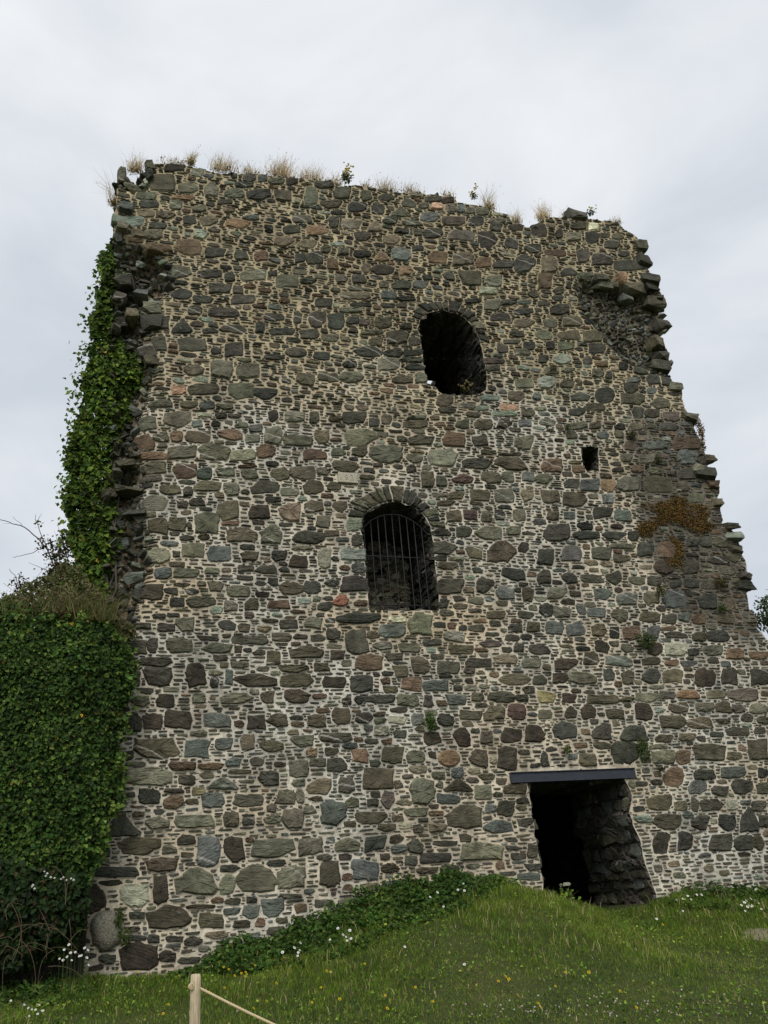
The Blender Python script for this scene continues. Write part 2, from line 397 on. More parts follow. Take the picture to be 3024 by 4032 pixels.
# ------------------------------------------------------------------ raster of the wall: where stones may go, how far the face is broken back
CELL = 0.0125
GX0, GZ0, NX, NZ = -1.6, 0.3, 1130, 1330
def scan(poly):
    poly = np.asarray(poly)
    x0 = max(0, int((poly[:, 0].min() - GX0) / CELL)); x1 = min(NX - 1, int((poly[:, 0].max() - GX0) / CELL) + 1)
    z0 = max(0, int((poly[:, 1].min() - GZ0) / CELL)); z1 = min(NZ - 1, int((poly[:, 1].max() - GZ0) / CELL) + 1)
    if x1 <= x0 or z1 <= z0: return None
    m = np.zeros((z1 - z0 + 1, x1 - x0 + 1), bool)
    a = poly; b = np.roll(poly, -1, 0)
    for k in range(z0, z1 + 1):
        z = GZ0 + (k + 0.5) * CELL
        c = (a[:, 1] > z) != (b[:, 1] > z)
        if not c.any(): continue
        xs = np.sort(a[c, 0] + (z - a[c, 1]) * (b[c, 0] - a[c, 0]) / (b[c, 1] - a[c, 1]))
        for q in range(0, len(xs) - 1, 2):
            i0 = int(np.ceil((xs[q] - GX0) / CELL - 0.5)) - x0; i1 = int(np.floor((xs[q + 1] - GX0) / CELL - 0.5)) - x0
            m[k - z0, max(i0, 0):max(i1 + 1, 0)] = True
    return z0, x0, m

def blur(a, r, it=2):
    a = a.astype(np.float32)
    for _ in range(it):
        for ax in (0, 1):
            p = np.pad(a, [(r + 1, r) if ax == 0 else (0, 0), (r + 1, r) if ax == 1 else (0, 0)], mode='edge')
            c = np.cumsum(p, axis=ax, dtype=np.float64)
            n = a.shape[ax]
            a = ((np.take(c, range(2 * r + 1, 2 * r + 1 + n), ax) - np.take(c, range(0, n), ax)) / (2 * r + 1)).astype(np.float32)
    return a

def region(polys):
    g = np.zeros((NZ, NX), bool)
    for p in polys:
        s = scan(pw(p))
        if s: z0, x0, m = s; g[z0:z0 + m.shape[0], x0:x0 + m.shape[1]] |= m
    return g

def sample(g, x, z):
    fx = np.clip((np.asarray(x) - GX0) / CELL - 0.5, 0, NX - 1.001); fz = np.clip((np.asarray(z) - GZ0) / CELL - 0.5, 0, NZ - 1.001)
    i = fx.astype(int); j = fz.astype(int); a = fx - i; b = fz - j
    return (g[j, i] * (1 - a) + g[j, i + 1] * a) * (1 - b) + (g[j + 1, i] * (1 - a) + g[j + 1, i + 1] * a) * b

LEFT_BROKEN = [(380, 960), (545, 965), (590, 1010), (655, 1030), (660, 1130), (600, 1180), (540, 1235), (545, 1270), (585, 1330), (580, 1420), (590, 1480), (570, 1520), (540, 1620), (520, 1730),
               (525, 1790), (550, 1850), (545, 1900), (530, 1960), (560, 2010), (520, 2060), (575, 2100), (560, 2150), (575, 2230), (560, 2270), (520, 2320), (520, 2420), (480, 2480), (380, 2480)]
RIGHT_BROKEN = [(2280, 1105), (2420, 1120), (2580, 1150), (2640, 1200), (2650, 1300), (2620, 1360), (2640, 1480), (2560, 1440), (2480, 1420), (2400, 1340), (2330, 1250), (2300, 1190)]
TOP_LEFT = [(445, 640), (560, 660), (580, 720), (530, 745), (445, 720)]
recg = 0.34 * blur(region([LEFT_BROKEN]), 9) * 1.0 + 0.30 * blur(region([RIGHT_BROKEN]), 9) + 0.30 * blur(region([TOP_LEFT]), 6)
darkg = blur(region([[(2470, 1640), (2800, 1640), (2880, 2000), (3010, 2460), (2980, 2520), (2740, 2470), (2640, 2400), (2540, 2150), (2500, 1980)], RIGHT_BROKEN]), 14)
tan_patch = blur(region([[(1150, 2380), (2100, 2380), (2000, 2480), (1500, 2560), (1150, 2500)], [(500, 2180), (720, 2200), (900, 2420), (500, 2500)]]), 20)

def surf(x, z):
    """y of the masonry face"""
    x = np.asarray(x); z = np.asarray(z)
    r = sample(recg, x, z)
    return 0.09 * fbm(x * 0.45, z * 0.45, 5, 3) + r * (1 + 0.9 * fbm(x * 3.2, z * 3.2, 8, 3))

inside = np.zeros((NZ, NX), bool)
s = scan(outline); inside[s[0]:s[0] + s[2].shape[0], s[1]:s[1] + s[2].shape[1]] = s[2]
occ = ~inside
for h in holes:
    s = scan(h); occ[s[0]:s[0] + s[2].shape[0], s[1]:s[1] + s[2].shape[1]] |= s[2]
s = scan(pw([(2000, 3026), (2500, 3008), (2504, 3062), (2000, 3088)])); occ[s[0]:s[0] + s[2].shape[0], s[1]:s[1] + s[2].shape[1]] |= s[2]
s = scan(pw([(1322, 1904), (1322, 1866), (1414, 1866), (1414, 1904)])); occ[s[0]:s[0] + s[2].shape[0], s[1]:s[1] + s[2].shape[1]] |= s[2]
hole_occ = occ.copy()
occ |= recg > 0.10
occ[:int((0.55 - GZ0) / CELL)] = True

def dil(m, n):
    m = np.pad(m, n)
    for _ in range(n):
        o = m.copy(); o[1:] |= m[:-1]; o[:-1] |= m[1:]; o[:, 1:] |= m[:, :-1]; o[:, :-1] |= m[:, 1:]; m = o
    return m

def put(z0, x0, m, n):
    d = dil(m, n)
    za, xa = z0 - n, x0 - n
    zb, xb = za + d.shape[0], xa + d.shape[1]
    cz, cx = max(0, -za), max(0, -xa)
    ez, ex = max(0, zb - NZ), max(0, xb - NX)
    occ[za + cz:zb - ez, xa + cx:xb - ex] |= d[cz:d.shape[0] - ez, cx:d.shape[1] - ex]

def chaikin(P):
    Q = np.roll(P, -1, 0)
    return np.stack([0.9 * P + 0.1 * Q, 0.1 * P + 0.9 * Q], 1).reshape(-1, 2)

def rock_poly(w, h, kind=''):
    if kind == 'O':
        a = np.linspace(0, 2 * np.pi, 18, endpoint=False); k = rng.uniform(2.0, 2.4)
        P = np.stack([np.sign(np.cos(a)) * abs(np.cos(a)) ** (2 / k) * w / 2, np.sign(np.sin(a)) * abs(np.sin(a)) ** (2 / k) * h / 2], 1)
        return P * (1 + rng.normal(0, 0.03, (18, 1)))
    if kind == 'T':
        P = np.array([(-.5, .5), (-.42, .15), (-.05, -.5), (.12, -.46), (.5, .3), (.45, .5)]) * (w, h)
    elif kind == 'Q':
        P = np.array([(-.5, .5), (-.5, -.5), (.5, -.5), (.5, .45)]) * (w, h)
    else:
        P = []
        for sx, sy in ((-1, 1), (-1, -1), (1, -1), (1, 1)):
            u = rng.random()
            if u < 0.38:       # knocked-off corner
                a, b = rng.uniform(0.12, 0.42), rng.uniform(0.15, 0.5)
                q = [(sx * (0.5 - a), sy * 0.5), (sx * 0.5, sy * (0.5 - b))]
                if sx * sy > 0: q = q[::-1]
                P += q
            else:
                P.append((sx * (0.5 - abs(rng.normal(0, 0.09))), sy * (0.5 - abs(rng.normal(0, 0.11)))))
        P = np.array(P)
        c = P.mean(0); an = np.arctan2(P[:, 1] - c[1], P[:, 0] - c[0]); P = P[np.argsort(an)] * (w, h)
    Q = np.roll(P, -1, 0)
    mid = (P + Q) / 2; mid = mid * (1 + rng.normal(0.05, 0.06, (len(P), 1)))
    P = np.stack([P, mid], 1).reshape(-1, 2)
    P = chaikin(P)
    return P + rng.normal(0, 0.03, P.shape) * min(w, h)

stones = []      # (polygon in wall coordinates, colour, proud, random)
def accept(P, thr, margin):
    for k in (1.0, 0.94, 0.88, 0.8, 0.7):
        c = P.mean(0); Q = c + (P - c) * k
        s = scan(Q)
        if s is None: return None
        z0, x0, m = s
        o = occ[z0:z0 + m.shape[0], x0:x0 + m.shape[1]]
        n = m.sum()
        if n < 4: return None
        if (m & o).sum() / n < thr:
            put(z0, x0, m, margin)
            return Q
    return None

# stones round the two arched openings: wedges set radially
arch_polys = []
def voussoirs(hole_px, i0, i1, n, depth, cols):
    H = pw(hole_px); H = H[i0:i1 + 1]
    seg = np.linalg.norm(np.diff(H, axis=0), axis=1); s = np.concatenate([[0], np.cumsum(seg)])
    cuts = np.linspace(0, s[-1], n + 1); cuts[1:-1] += rng.normal(0, 0.18 * s[-1] / n, n - 1)
    at = lambda q: np.array([np.interp(q, s, H[:, 0]), np.interp(q, s, H[:, 1])])
    cen = H.mean(0) - np.array([0, 0.25])
    for k in range(n):
        a, b = at(cuts[k]), at(cuts[k + 1]); g = (b - a) * 0.08
        a, b = a + g, b - g
        d = depth * rng.uniform(0.75, 1.2) * (1.35 if abs(k - n / 2 + 0.5) < 1 else 1)
        da = (a - cen) / np.linalg.norm(a - cen); db = (b - cen) / np.linalg.norm(b - cen)
        P = np.array([a + da * 0.012, a + da * d, b + db * d * rng.uniform(0.9, 1.05), b + db * 0.012])
        P = chaikin(np.stack([P, (P + np.roll(P, -1, 0)) / 2], 1).reshape(-1, 2)) + rng.normal(0, 0.006, (16, 2))
        s_ = scan(P)
        put(s_[0], s_[1], s_[2], 1)
        arch_polys.append((P, stone_col(cols[rng.integers(len(cols))]), rng.uniform(0.02, 0.05), rng.random(), len(H)))
voussoirs(WIN_UP, 0, 9, 13, 0.26, 'ksddkg'); n_up = len(arch_polys)
voussoirs(WIN_LO, 7, 16, 15, 0.30, 'knddgk')

STONES = """A 400 620 .5425
525,75,190,70,b 700,100,110,60,l 860,120,80,60,s 970,130,60,50,s 1070,145,90,60,d 1170,150,80,60,s 1270,170,110,50,g 1380,175,80,50,b 435,185,180,120,n 625,220,140,70,g 800,230,90,100,g 1035,195,140,40,k 965,255,140,70,g 1140,270,170,80,k 1320,280,130,80,n 1520,280,90,120,g 1615,205,130,50,d 320,280,140,55,g 590,292,160,38,o 345,345,140,65,k 540,345,90,70,g 895,320,100,35,d 710,370,100,50,g 925,380,80,40,t 315,410,120,60,t 465,418,130,55,t 640,450,95,75,d 780,460,120,70,t 985,480,170,70,o 1085,435,125,40,s 1460,450,150,60,g 1565,530,140,65,o 1385,525,130,60,d 405,498,120,50,k 215,468,180,70,c 370,560,140,80,t 720,555,105,65,c 430,655,170,65,r 625,655,190,110,r 835,690,170,85,d 1020,710,105,70,d 1155,715,95,80,r 1320,610,140,65,t 1490,630,130,60,t 1440,730,75,75,k 1545,735,120,100,d 575,820,150,100,g 790,850,170,65,d 930,868,75,70,k 1105,860,190,80,g 1240,845,65,40,k 1435,835,100,40,g 1345,905,155,100,g 1495,900,110,40,k 855,955,170,75,d 990,960,75,65,d 580,995,145,75,kO 740,1025,140,65,k 1035,1040,180,75,d 1615,1055,120,65,d 885,1130,210,65,d 680,1115,100,60,d 1325,1045,75,40,r 1250,1160,145,55,d 1420,1165,60,85,d 1565,1175,120,110,d 585,1225,140,100,kT 950,1255,190,60,d 1145,1245,80,70,k 1310,1270,190,50,k 1500,1285,135,65,d 390,1195,200,120,d 650,1370,245,100,d 965,1390,145,120,d 425,1355,130,110,d 1410,1420,150,70,dO 830,1410,75,50,k 780,1315,120,35,n 875,1545,155,130,g 1060,1555,155,110,g 670,1550,140,70,n 725,1478,110,32,t 1600,1440,120,60,k 1480,1610,130,85,n 1255,1455,140,35,k 400,1480,140,60,b 245,205,190,50,g 785,1265,110,40,k
B 1200 620 .5425
270,262,120,75,g 195,343,150,60,n 380,362,130,65,k 445,280,80,75,g 245,402,105,30,k 530,370,90,85,d 590,290,110,45,d 755,332,95,60,d 695,395,140,65,gT 800,270,110,45,g 930,295,120,45,d 1040,310,95,50,b 960,355,90,45,x 865,345,70,45,g 1060,365,75,60,g 1135,375,60,55,s 1205,385,60,50,g 1290,390,90,55,g 1420,410,90,60,b 910,430,130,65,s 1080,455,160,70,n 1245,460,105,75,k 1390,460,130,40,g 1385,515,85,60,d 1530,515,165,75,b 620,458,105,55,d 785,475,150,45,g 345,485,150,75,t 210,475,75,80,d 510,500,100,70,tT 415,575,110,65,d 700,535,115,50,d 930,550,140,75,d 820,545,65,50,d 1140,570,180,90,p 1325,590,130,110,d 1500,625,90,80,k 625,595,135,75,t 820,657,80,45,k 235,635,100,30,c 150,680,90,75,g 275,690,90,65,g 420,705,120,55,k 560,715,95,65,oT 700,705,130,95,s 970,725,140,90,o 1145,735,160,100,t 1300,760,110,75,r 1450,780,155,65,d 1600,770,140,105,k 205,780,85,80,r 445,805,65,60,t 565,815,165,75,bO 735,820,90,65,o 1200,870,170,110,n 1375,895,110,80,g 1045,865,80,65,k 395,885,95,65,d 260,880,90,55,p 700,925,140,65,g 575,925,65,50,t 845,920,110,55,s 895,870,75,40,k 1330,965,130,55,w 370,1005,210,55,t 370,955,110,40,g 610,1000,105,70,s 165,1055,175,75,d 410,1070,150,35,k 340,1110,170,40,g 730,1025,150,30,k 600,1075,100,35,k 705,1075,80,40,d 225,1190,120,120,k 345,1185,85,55,k 430,1195,80,50,p 570,1195,120,80,n 735,1225,90,45,d 485,1270,160,40,g 665,1310,165,110,n 800,1335,85,55,d 520,1335,105,65,n 345,1260,80,35,p 185,1310,120,55,g 460,1410,185,75,k 640,1420,140,55,k 780,1420,145,50,d 130,1440,170,55,d 325,1500,100,55,k 610,1495,145,95,g 770,1470,160,35,g 800,1520,140,45,k 165,1590,150,75,n 335,1595,170,80,gO 455,1590,95,105,d 710,1615,145,55,n 840,1600,95,90,g 1355,1070,115,85,g 1220,1040,120,35,k 1425,1160,145,60,d 1480,1050,110,40,k 1590,1115,140,45,k 1585,1200,150,60,t 1545,1280,110,50,d 1510,1335,140,35,d 1440,1380,80,70,d 1575,1415,120,45,g 1370,1475,150,45,p 1365,1530,120,50,d 1630,1365,80,60,k
C 2000 720 .5425
510,230,130,75,d 625,315,65,50,e 510,315,110,50,n 475,390,110,80,g 610,400,90,90,k 370,370,50,70,d 700,380,90,40,n 755,445,110,65,d 800,385,80,45,n 220,350,120,90,d 340,510,150,50,r 180,475,120,70,k 540,535,90,90,d 680,560,145,95,d 885,595,220,80,d 920,405,95,60,g 840,515,80,40,d 145,590,165,105,k 300,595,110,115,t 270,715,105,120,r 440,660,115,70,d 560,680,120,60,g 670,700,130,60,d 820,690,90,75,o 945,755,140,85,n 1015,690,170,55,d 1090,850,130,80,k 365,785,75,50,n 365,840,85,35,k 375,920,130,75,d 260,875,90,35,d 185,805,85,50,n 130,865,110,35,s 130,930,160,40,k 120,1010,180,60,x 465,1010,130,80,n 305,1020,95,65,g 450,1105,155,70,n 615,1115,140,85,n 260,1105,115,65,g 75,1100,110,45,d 640,1205,125,70,d 420,1190,110,65,g 510,1180,100,50,e 310,1180,60,60,k 100,1230,110,45,d 165,1178,80,45,d 390,1282,125,75,cO 260,1275,70,60,d 670,1320,100,45,r 575,1290,65,65,d 430,1360,90,40,g 320,1360,100,60,g 650,1385,85,60,g 280,1450,120,85,cO 430,1460,100,65,n 120,1455,140,65,g 730,1400,50,55,d 525,1555,130,65,k 700,1545,140,110,kO 890,1490,100,80,d 900,1575,170,80,n 60,1545,110,75,n 210,1548,60,50,s 910,1435,140,55,s 1060,1435,105,80,k 885,1220,95,65,k 890,1282,75,35,k 835,1330,65,60,k 970,1360,110,60,d 1150,1440,70,70,k 1235,1480,90,65,k 1100,1600,130,80,n 620,1630,140,50,n 1040,1510,70,45,s
D 400 1500 .5425
740,70,210,80,n 1015,80,180,110,g 1185,95,160,80,k 555,68,110,60,x 435,165,180,50,g 635,175,120,50,n 765,180,105,60,s 895,185,115,45,g 550,275,190,115,g 330,305,160,140,g 615,235,90,45,d 745,245,110,35,w 865,255,80,45,d 695,310,80,50,s 830,310,65,45,d 1015,320,90,40,g 1115,345,100,55,s 1245,255,70,80,d 1410,265,150,70,g 1540,265,65,85,d 310,450,155,125,r 545,405,80,80,r 700,405,170,90,n 935,390,165,70,r 430,415,120,55,g 1100,425,100,70,g 1240,400,120,130,g 1425,435,210,75,g 1600,405,110,105,n 585,515,225,105,g 820,515,220,125,g 1025,535,170,85,l 1195,515,135,100,r 1545,540,165,80,r 375,545,190,55,r 385,635,180,90,n 605,655,160,100,r 745,670,110,85,v 895,665,135,65,g 1075,680,120,60,g 1295,670,130,90,n 1465,665,190,95,n 1610,660,90,60,g 1055,622,130,22,r 360,705,150,50,p 770,770,190,80,n 505,795,150,70,n 945,790,110,95,g 630,805,75,65,d 1190,780,200,95,d 1365,800,140,65,g 1535,775,140,95,n 260,775,190,60,g 385,895,190,110,g 700,885,120,60,d 585,900,80,55,d 920,935,155,150,n 765,1025,165,155,g 1155,950,150,115,b 1545,910,140,90,n 1365,965,150,135,t 1250,860,110,40,k 1610,1020,100,90,g 545,1040,120,100,n 405,1060,140,120,n 930,1035,135,35,r 640,1055,50,75,d 1020,1120,210,100,n 1230,1115,160,130,g 1505,1130,200,95,d 740,1135,100,50,n 620,1140,100,35,d 410,1270,205,130,l 665,1240,170,115,g 855,1255,160,110,s 1090,1270,160,70,n 1295,1265,110,85,k 1440,1310,150,105,b 1620,1280,90,150,l 1460,1210,150,35,g 1195,1365,170,70,d 1045,1360,110,55,d 445,1400,120,75,s 610,1390,180,75,g 800,1380,100,50,g 235,1410,180,110,s 820,1500,115,85,n 990,1530,160,80,g 345,1550,195,140,b 500,1530,100,55,d 650,1530,100,45,k 580,1480,110,30,n 1250,1455,80,60,k 1375,1505,165,90,n 1530,1495,145,110,k 1165,1550,100,40,b 550,1605,115,60,k 720,1605,200,70,g 940,1635,95,80,g 1085,1625,95,90,n 1290,1625,175,75,r
E 1200 1500 .5425
360,270,170,95,d 220,275,110,50,n 505,300,80,65,k 595,280,70,75,n 410,410,225,120,g 565,390,80,45,g 800,320,160,55,n 810,265,140,35,g 1010,145,115,85,n 1095,130,65,45,r 1170,185,130,35,g 1290,200,100,40,c 1025,218,130,38,d 1530,105,110,80,n 1490,190,140,50,x 1620,228,100,55,n 1220,245,100,45,n 1445,238,165,40,c 1150,315,120,70,g 1295,320,120,75,n 1445,310,110,70,d 1600,305,90,60,s 985,318,90,30,r 1340,125,140,50,c 850,435,185,85,n 1085,430,160,120,r 1265,440,120,85,p 1595,440,140,110,g 590,530,230,120,g 395,515,120,80,n 240,515,105,55,g 990,565,220,130,l 795,565,105,60,g 1245,605,195,70,d 1510,600,260,85,n 1490,532,170,22,p 305,620,185,85,n 530,612,85,35,p 775,640,65,55,d 885,720,95,110,n 990,730,75,75,g 1145,715,140,60,q 1350,700,140,85,n 1475,695,90,75,g 1625,695,85,70,s 1335,520,110,35,n 210,765,140,85,n 1100,835,130,55,n 1265,840,150,95,n 1450,830,145,120,g 1615,825,90,100,t 1025,890,130,40,n 970,830,95,35,g 255,910,100,75,n 135,1025,105,80,g 360,1040,115,100,w 1085,985,100,80,n 1205,980,115,85,q 1315,985,75,80,g 1415,975,75,70,k 1555,975,90,85,g 1145,1095,120,80,g 1340,1105,210,95,g 1515,1090,105,60,g 200,1105,110,50,n 380,1155,75,85,d 350,1260,175,85,c 1010,1215,165,90,d 985,1100,130,55,d 960,1040,100,50,d 985,1285,85,45,k 1035,1345,150,55,n 1230,1250,120,110,n 1430,1240,190,150,n 1585,1210,75,75,b 390,1355,95,75,s 350,1475,200,115,d 1060,1495,190,105,d 1310,1480,120,110,d 1520,1400,180,90,k 1460,1540,120,100,s 1620,1540,80,120,n 265,1595,110,80,z 150,1635,105,60,d 1010,1620,80,80,d 200,1465,105,50,s 430,1605,90,110,d 1130,1635,95,40,n 1240,1595,110,60,g 1100,1290,110,30,g
F 2124 1600 .5425
270,40,110,55,k 400,30,140,85,n 715,50,80,85,k 820,55,100,65,d 955,75,120,70,p 265,140,150,55,g 395,145,85,45,n 60,115,110,55,g 230,205,80,60,n 460,212,90,50,s 575,210,75,55,g 580,150,75,45,k 700,150,110,60,t 810,145,60,40,d 945,150,130,55,k 850,285,180,60,s 655,290,75,70,n 1070,268,195,95,r 1070,370,120,100,s 960,388,140,55,g 785,380,110,70,g 630,375,85,55,g 95,425,150,105,r 285,455,90,50,r 570,460,80,35,d 710,455,90,50,r 840,470,110,50,g 955,485,65,45,d 1100,490,170,80,d 1185,390,100,70,d 30,525,120,70,g 235,560,110,65,k 370,570,140,85,s 505,575,100,90,o 650,565,160,105,g 860,560,190,110,n 1040,585,90,75,n 75,650,140,95,n 260,670,165,100,n 490,670,90,70,s 1130,665,130,65,g 465,775,135,100,d 615,790,130,95,s 100,790,90,75,n 220,795,85,60,s 385,790,75,55,n 125,910,190,130,d 330,870,110,55,k 350,935,185,60,k 540,930,165,60,k 680,940,75,70,k 1110,775,110,100,p 1345,895,110,90,k 1330,985,125,75,n 1215,980,90,75,k 1115,985,100,70,k 770,1045,115,95,k 45,1090,130,115,k 235,1070,140,105,s 450,1075,145,100,d 600,1100,115,60,n 600,1015,190,40,g 925,1040,130,120,r 1300,1110,155,60,d 1415,1080,100,95,n 905,1165,130,95,n 1090,1165,130,100,d 1205,1175,130,95,r 1360,1195,120,70,g 40,1240,100,100,d 220,1245,110,75,k 390,1245,160,65,d 540,1240,105,100,d 710,1265,115,65,g 840,1265,100,70,d 990,1290,80,60,k 1100,1285,115,70,k 1235,1295,130,80,d 1450,1290,120,80,n 130,1355,145,80,g 460,1360,125,80,s 640,1400,145,85,s 820,1390,115,100,n 980,1395,150,120,s 1220,1415,130,110,k 1375,1440,90,85,n 45,1480,100,100,k 165,1485,135,100,g 305,1470,65,75,s 425,1495,140,75,s 585,1520,115,90,g 805,1530,145,75,n 940,1540,110,70,d 1050,1530,90,70,s 1155,1545,110,75,r 1350,1545,130,75,n
G 400 2380 .5425
605,140,130,110,l 245,85,180,45,k 420,85,100,35,d 285,160,170,50,d 470,165,120,60,p 915,150,120,70,k 1035,170,90,65,n 1365,145,140,70,d 1535,135,130,85,g 265,310,130,110,d 370,295,85,120,d 565,295,175,110,n 770,245,160,40,d 845,315,210,75,g 1070,255,265,65,d 1305,235,145,65,n 995,325,60,60,n 1140,350,90,45,d 1255,380,110,115,n 1485,355,230,105,n 390,415,235,65,d 405,530,210,155,d 685,515,145,170,b 820,560,60,80,k 925,530,60,110,s 1120,550,290,90,b 1405,545,210,95,n 1385,465,230,55,n 890,440,60,40,n 1000,435,130,45,g 240,535,90,140,d 1600,455,110,70,n 285,705,125,80,g 470,700,140,90,b 705,680,100,75,g 970,680,210,75,l 1115,655,60,85,d 1205,670,95,95,n 1425,665,185,95,b 560,835,190,145,b 375,850,140,120,b 235,855,105,130,d 845,840,190,110,s 1125,850,130,105,d 1280,840,155,100,n 1555,845,140,85,n 1610,765,100,40,r 1415,820,100,35,k 395,1035,330,145,n 690,1040,180,150,s 885,1005,125,90,s 1065,1000,110,115,t 1235,1030,160,80,n 1460,990,160,90,g 1525,1075,75,65,o 175,1100,110,75,d 590,1170,185,65,r 795,1175,180,50,r 965,1145,120,65,s 1130,1140,105,65,d 1425,1190,140,120,g 1570,1145,125,65,g 335,1255,320,120,l 615,1275,120,75,d 875,1300,220,80,sT 1215,1255,165,105,k 1000,1212,165,30,n 1580,1325,170,120,t 350,1390,150,110,k 525,1432,145,95,r 525,1352,140,35,p 700,1355,100,60,y 810,1420,160,110,s 1065,1420,210,85,g 1330,1405,150,110,g 1440,1385,70,120,g 660,1430,90,40,n 945,1560,110,105,n 1065,1575,80,75,k 685,1580,270,100,g 405,1585,170,90,g 1250,1560,120,65,g 1390,1555,135,140,g 150,1600,250,150,dT 270,1520,90,45,n 1510,1495,90,75,g 1235,1480,70,65,p
H 1260 2380 .5425
280,100,300,65,k 730,150,190,180,g 525,190,175,95,s 270,270,160,175,d 90,210,110,80,d 560,110,120,45,e 390,220,110,60,n 815,275,130,55,k 455,298,130,55,g 650,310,150,70,g 975,235,145,80,w 1025,325,170,75,n 130,360,120,80,b 360,425,185,110,r 540,375,130,60,n 850,375,100,45,d 725,445,135,120,n 585,485,115,85,n 930,455,160,100,d 1155,425,180,75,d 1340,400,160,75,t 1085,478,115,60,p 1535,430,140,75,g 1590,330,140,65,d 1440,310,70,70,d 1140,170,110,60,d 1275,75,120,55,n 1490,75,120,60,d 1550,160,100,80,n 1415,175,100,60,k 1235,280,140,50,p 110,560,155,85,b 300,575,160,120,k 655,580,155,100,r 850,590,190,80,s 510,615,105,50,n 1415,545,210,80,nO 1595,550,95,65,d 910,520,110,30,k 1000,605,65,45,d 1095,605,85,45,g 435,685,205,60,k 640,695,150,100,g 285,695,65,65,k 195,700,70,55,d 785,700,75,90,d 985,690,155,75,s 1145,670,90,65,n 1315,670,180,80,d 1465,680,90,50,d 155,810,130,115,n 320,820,120,75,d 565,840,130,60,w 715,835,95,90,s 910,840,110,85,k 1090,810,165,85,n 1265,800,150,115,n 1430,780,125,110,q 440,795,100,35,n 110,965,235,75,d 445,915,110,70,w 585,940,95,60,k 820,965,125,120,b 1035,960,110,130,b 1205,960,110,120,d 1390,950,140,105,b 1560,940,135,120,b 375,990,95,40,d 290,1100,130,110,o 530,1090,150,125,n 700,1105,125,90,g 940,1115,150,115,oO 1150,1115,130,130,b 1345,1120,155,155,b 1490,1145,130,115,b 85,1065,95,55,n 220,1025,120,50,s 120,1165,140,100,k 425,1270,205,145,nQ 715,1195,115,55,g 865,1240,90,55,g 1000,1220,85,70,s 1215,1250,110,45,n 190,1310,115,115,d 745,1360,175,170,g 1005,1310,190,85,nT 1190,1365,120,95,g 1420,1340,180,80,n 935,1410,160,70,s 495,1415,90,120,p 245,1440,115,80,g 100,1515,175,170,s 370,1545,215,90,n 1050,1540,235,155,n 1350,1480,135,110,d 1240,1475,80,65,s 1475,1425,90,50,d 1490,1575,110,75,k 1300,1610,200,95,s 705,1505,170,60,g 380,1440,85,60,d 480,1620,135,55,n 570,1550,90,45,n 850,1620,130,60,t 710,1625,80,60,d 1635,1120,60,110,d
I 2124 2450 .5425
110,45,125,100,s 265,50,135,100,s 430,60,105,85,n 545,80,75,80,k 670,75,130,95,r 825,70,100,95,s 930,45,130,35,r 985,95,160,50,d 1160,105,100,65,n 1290,105,160,80,k 450,185,110,95,b 640,190,85,60,g 835,190,110,90,b 990,195,150,90,w 1115,220,85,60,d 1260,205,130,75,g 1415,230,120,75,r 1590,240,160,75,r 185,305,155,85,b 365,260,115,95,n 575,288,185,80,s 810,285,130,55,n 955,295,100,45,r 1080,300,120,45,s 1095,168,130,40,p 310,405,195,80,g 150,405,110,75,b 500,385,80,90,k 645,400,90,100,n 810,395,125,105,k 965,395,150,95,t 1200,405,140,120,b 1370,395,120,130,d 1590,400,150,130,d 1465,360,100,60,g 50,540,120,90,y 215,555,110,75,b 450,560,220,65,n 630,560,135,55,n 780,545,165,65,g 925,525,100,80,p 1070,530,155,60,o 1290,525,155,60,t 1480,530,220,85,p 225,655,85,85,b 355,655,110,105,b 550,670,140,80,n 755,660,120,130,b 1005,620,130,70,n 1185,615,140,65,g 1335,620,115,90,n 1440,625,105,65,p 1590,625,130,75,g 40,670,95,85,g 960,725,190,90,n 1170,735,175,75,n 1505,700,90,65,d 1440,793,175,65,d 1320,720,110,35,n 1625,710,80,60,d 185,790,165,130,k 460,800,140,120,d 695,810,190,120,d 905,845,125,55,n 1070,835,120,55,t 1285,815,95,40,k 1600,785,80,50,d 100,985,165,140,b 350,990,150,130,n 615,950,180,155,d 895,985,170,110,g 455,895,140,55,n 1225,950,230,120,n 1040,980,105,95,r 1415,970,110,60,n 1580,920,160,150,n 865,905,130,40,g 970,1130,135,130,r 1200,1105,150,75,k 1400,1085,170,90,s 1145,1200,125,95,s 1320,1225,130,70,d 1470,1195,150,100,d 1510,1080,60,80,d 1620,1205,90,80,d 1625,1090,70,80,k 865,1310,175,105,n 1020,1335,100,80,n 1250,1330,165,95,d 1130,1320,60,110,d 1400,1325,85,75,w 1590,1330,110,70,d 750,1425,140,60,c 920,1445,190,110,n 1175,1455,140,105,d 1355,1455,135,115,k 1525,1430,140,170,kT 1630,1450,70,90,d 885,1600,120,140,d 1055,1600,115,140,k 1310,1600,190,130,d 1480,1600,135,110,k 1590,1600,90,110,n 845,1160,80,40,d
J 300 3000 .5425
455,605,305,120,n 800,570,120,75,d 960,650,170,200,s 1150,635,140,180,b 1420,625,320,130,g 630,745,240,100,n 280,795,330,75,k 860,880,280,200,g 425,960,200,165,w 610,920,115,190,b 1100,890,115,145,g 1300,850,260,175,g 1560,845,200,160,g 105,985,200,200,b 220,1215,215,250,wO 670,1135,310,165,b 980,1150,180,120,n 1265,1085,115,95,s 1420,1055,165,130,s 440,1110,110,50,k 1140,1010,120,45,d 1270,1000,80,45,k 1565,970,170,40,d 900,1050,200,30,n 400,1215,120,40,d 430,1275,170,45,k 560,1285,80,60,k 720,1285,130,45,k 455,1410,270,190,b 665,1410,120,90,b 850,1300,120,60,d 230,1430,130,70,d 205,650,80,90,k 805,670,90,35,n 1575,745,150,40,n 1260,565,70,45,r
K 1150 2950 .6028
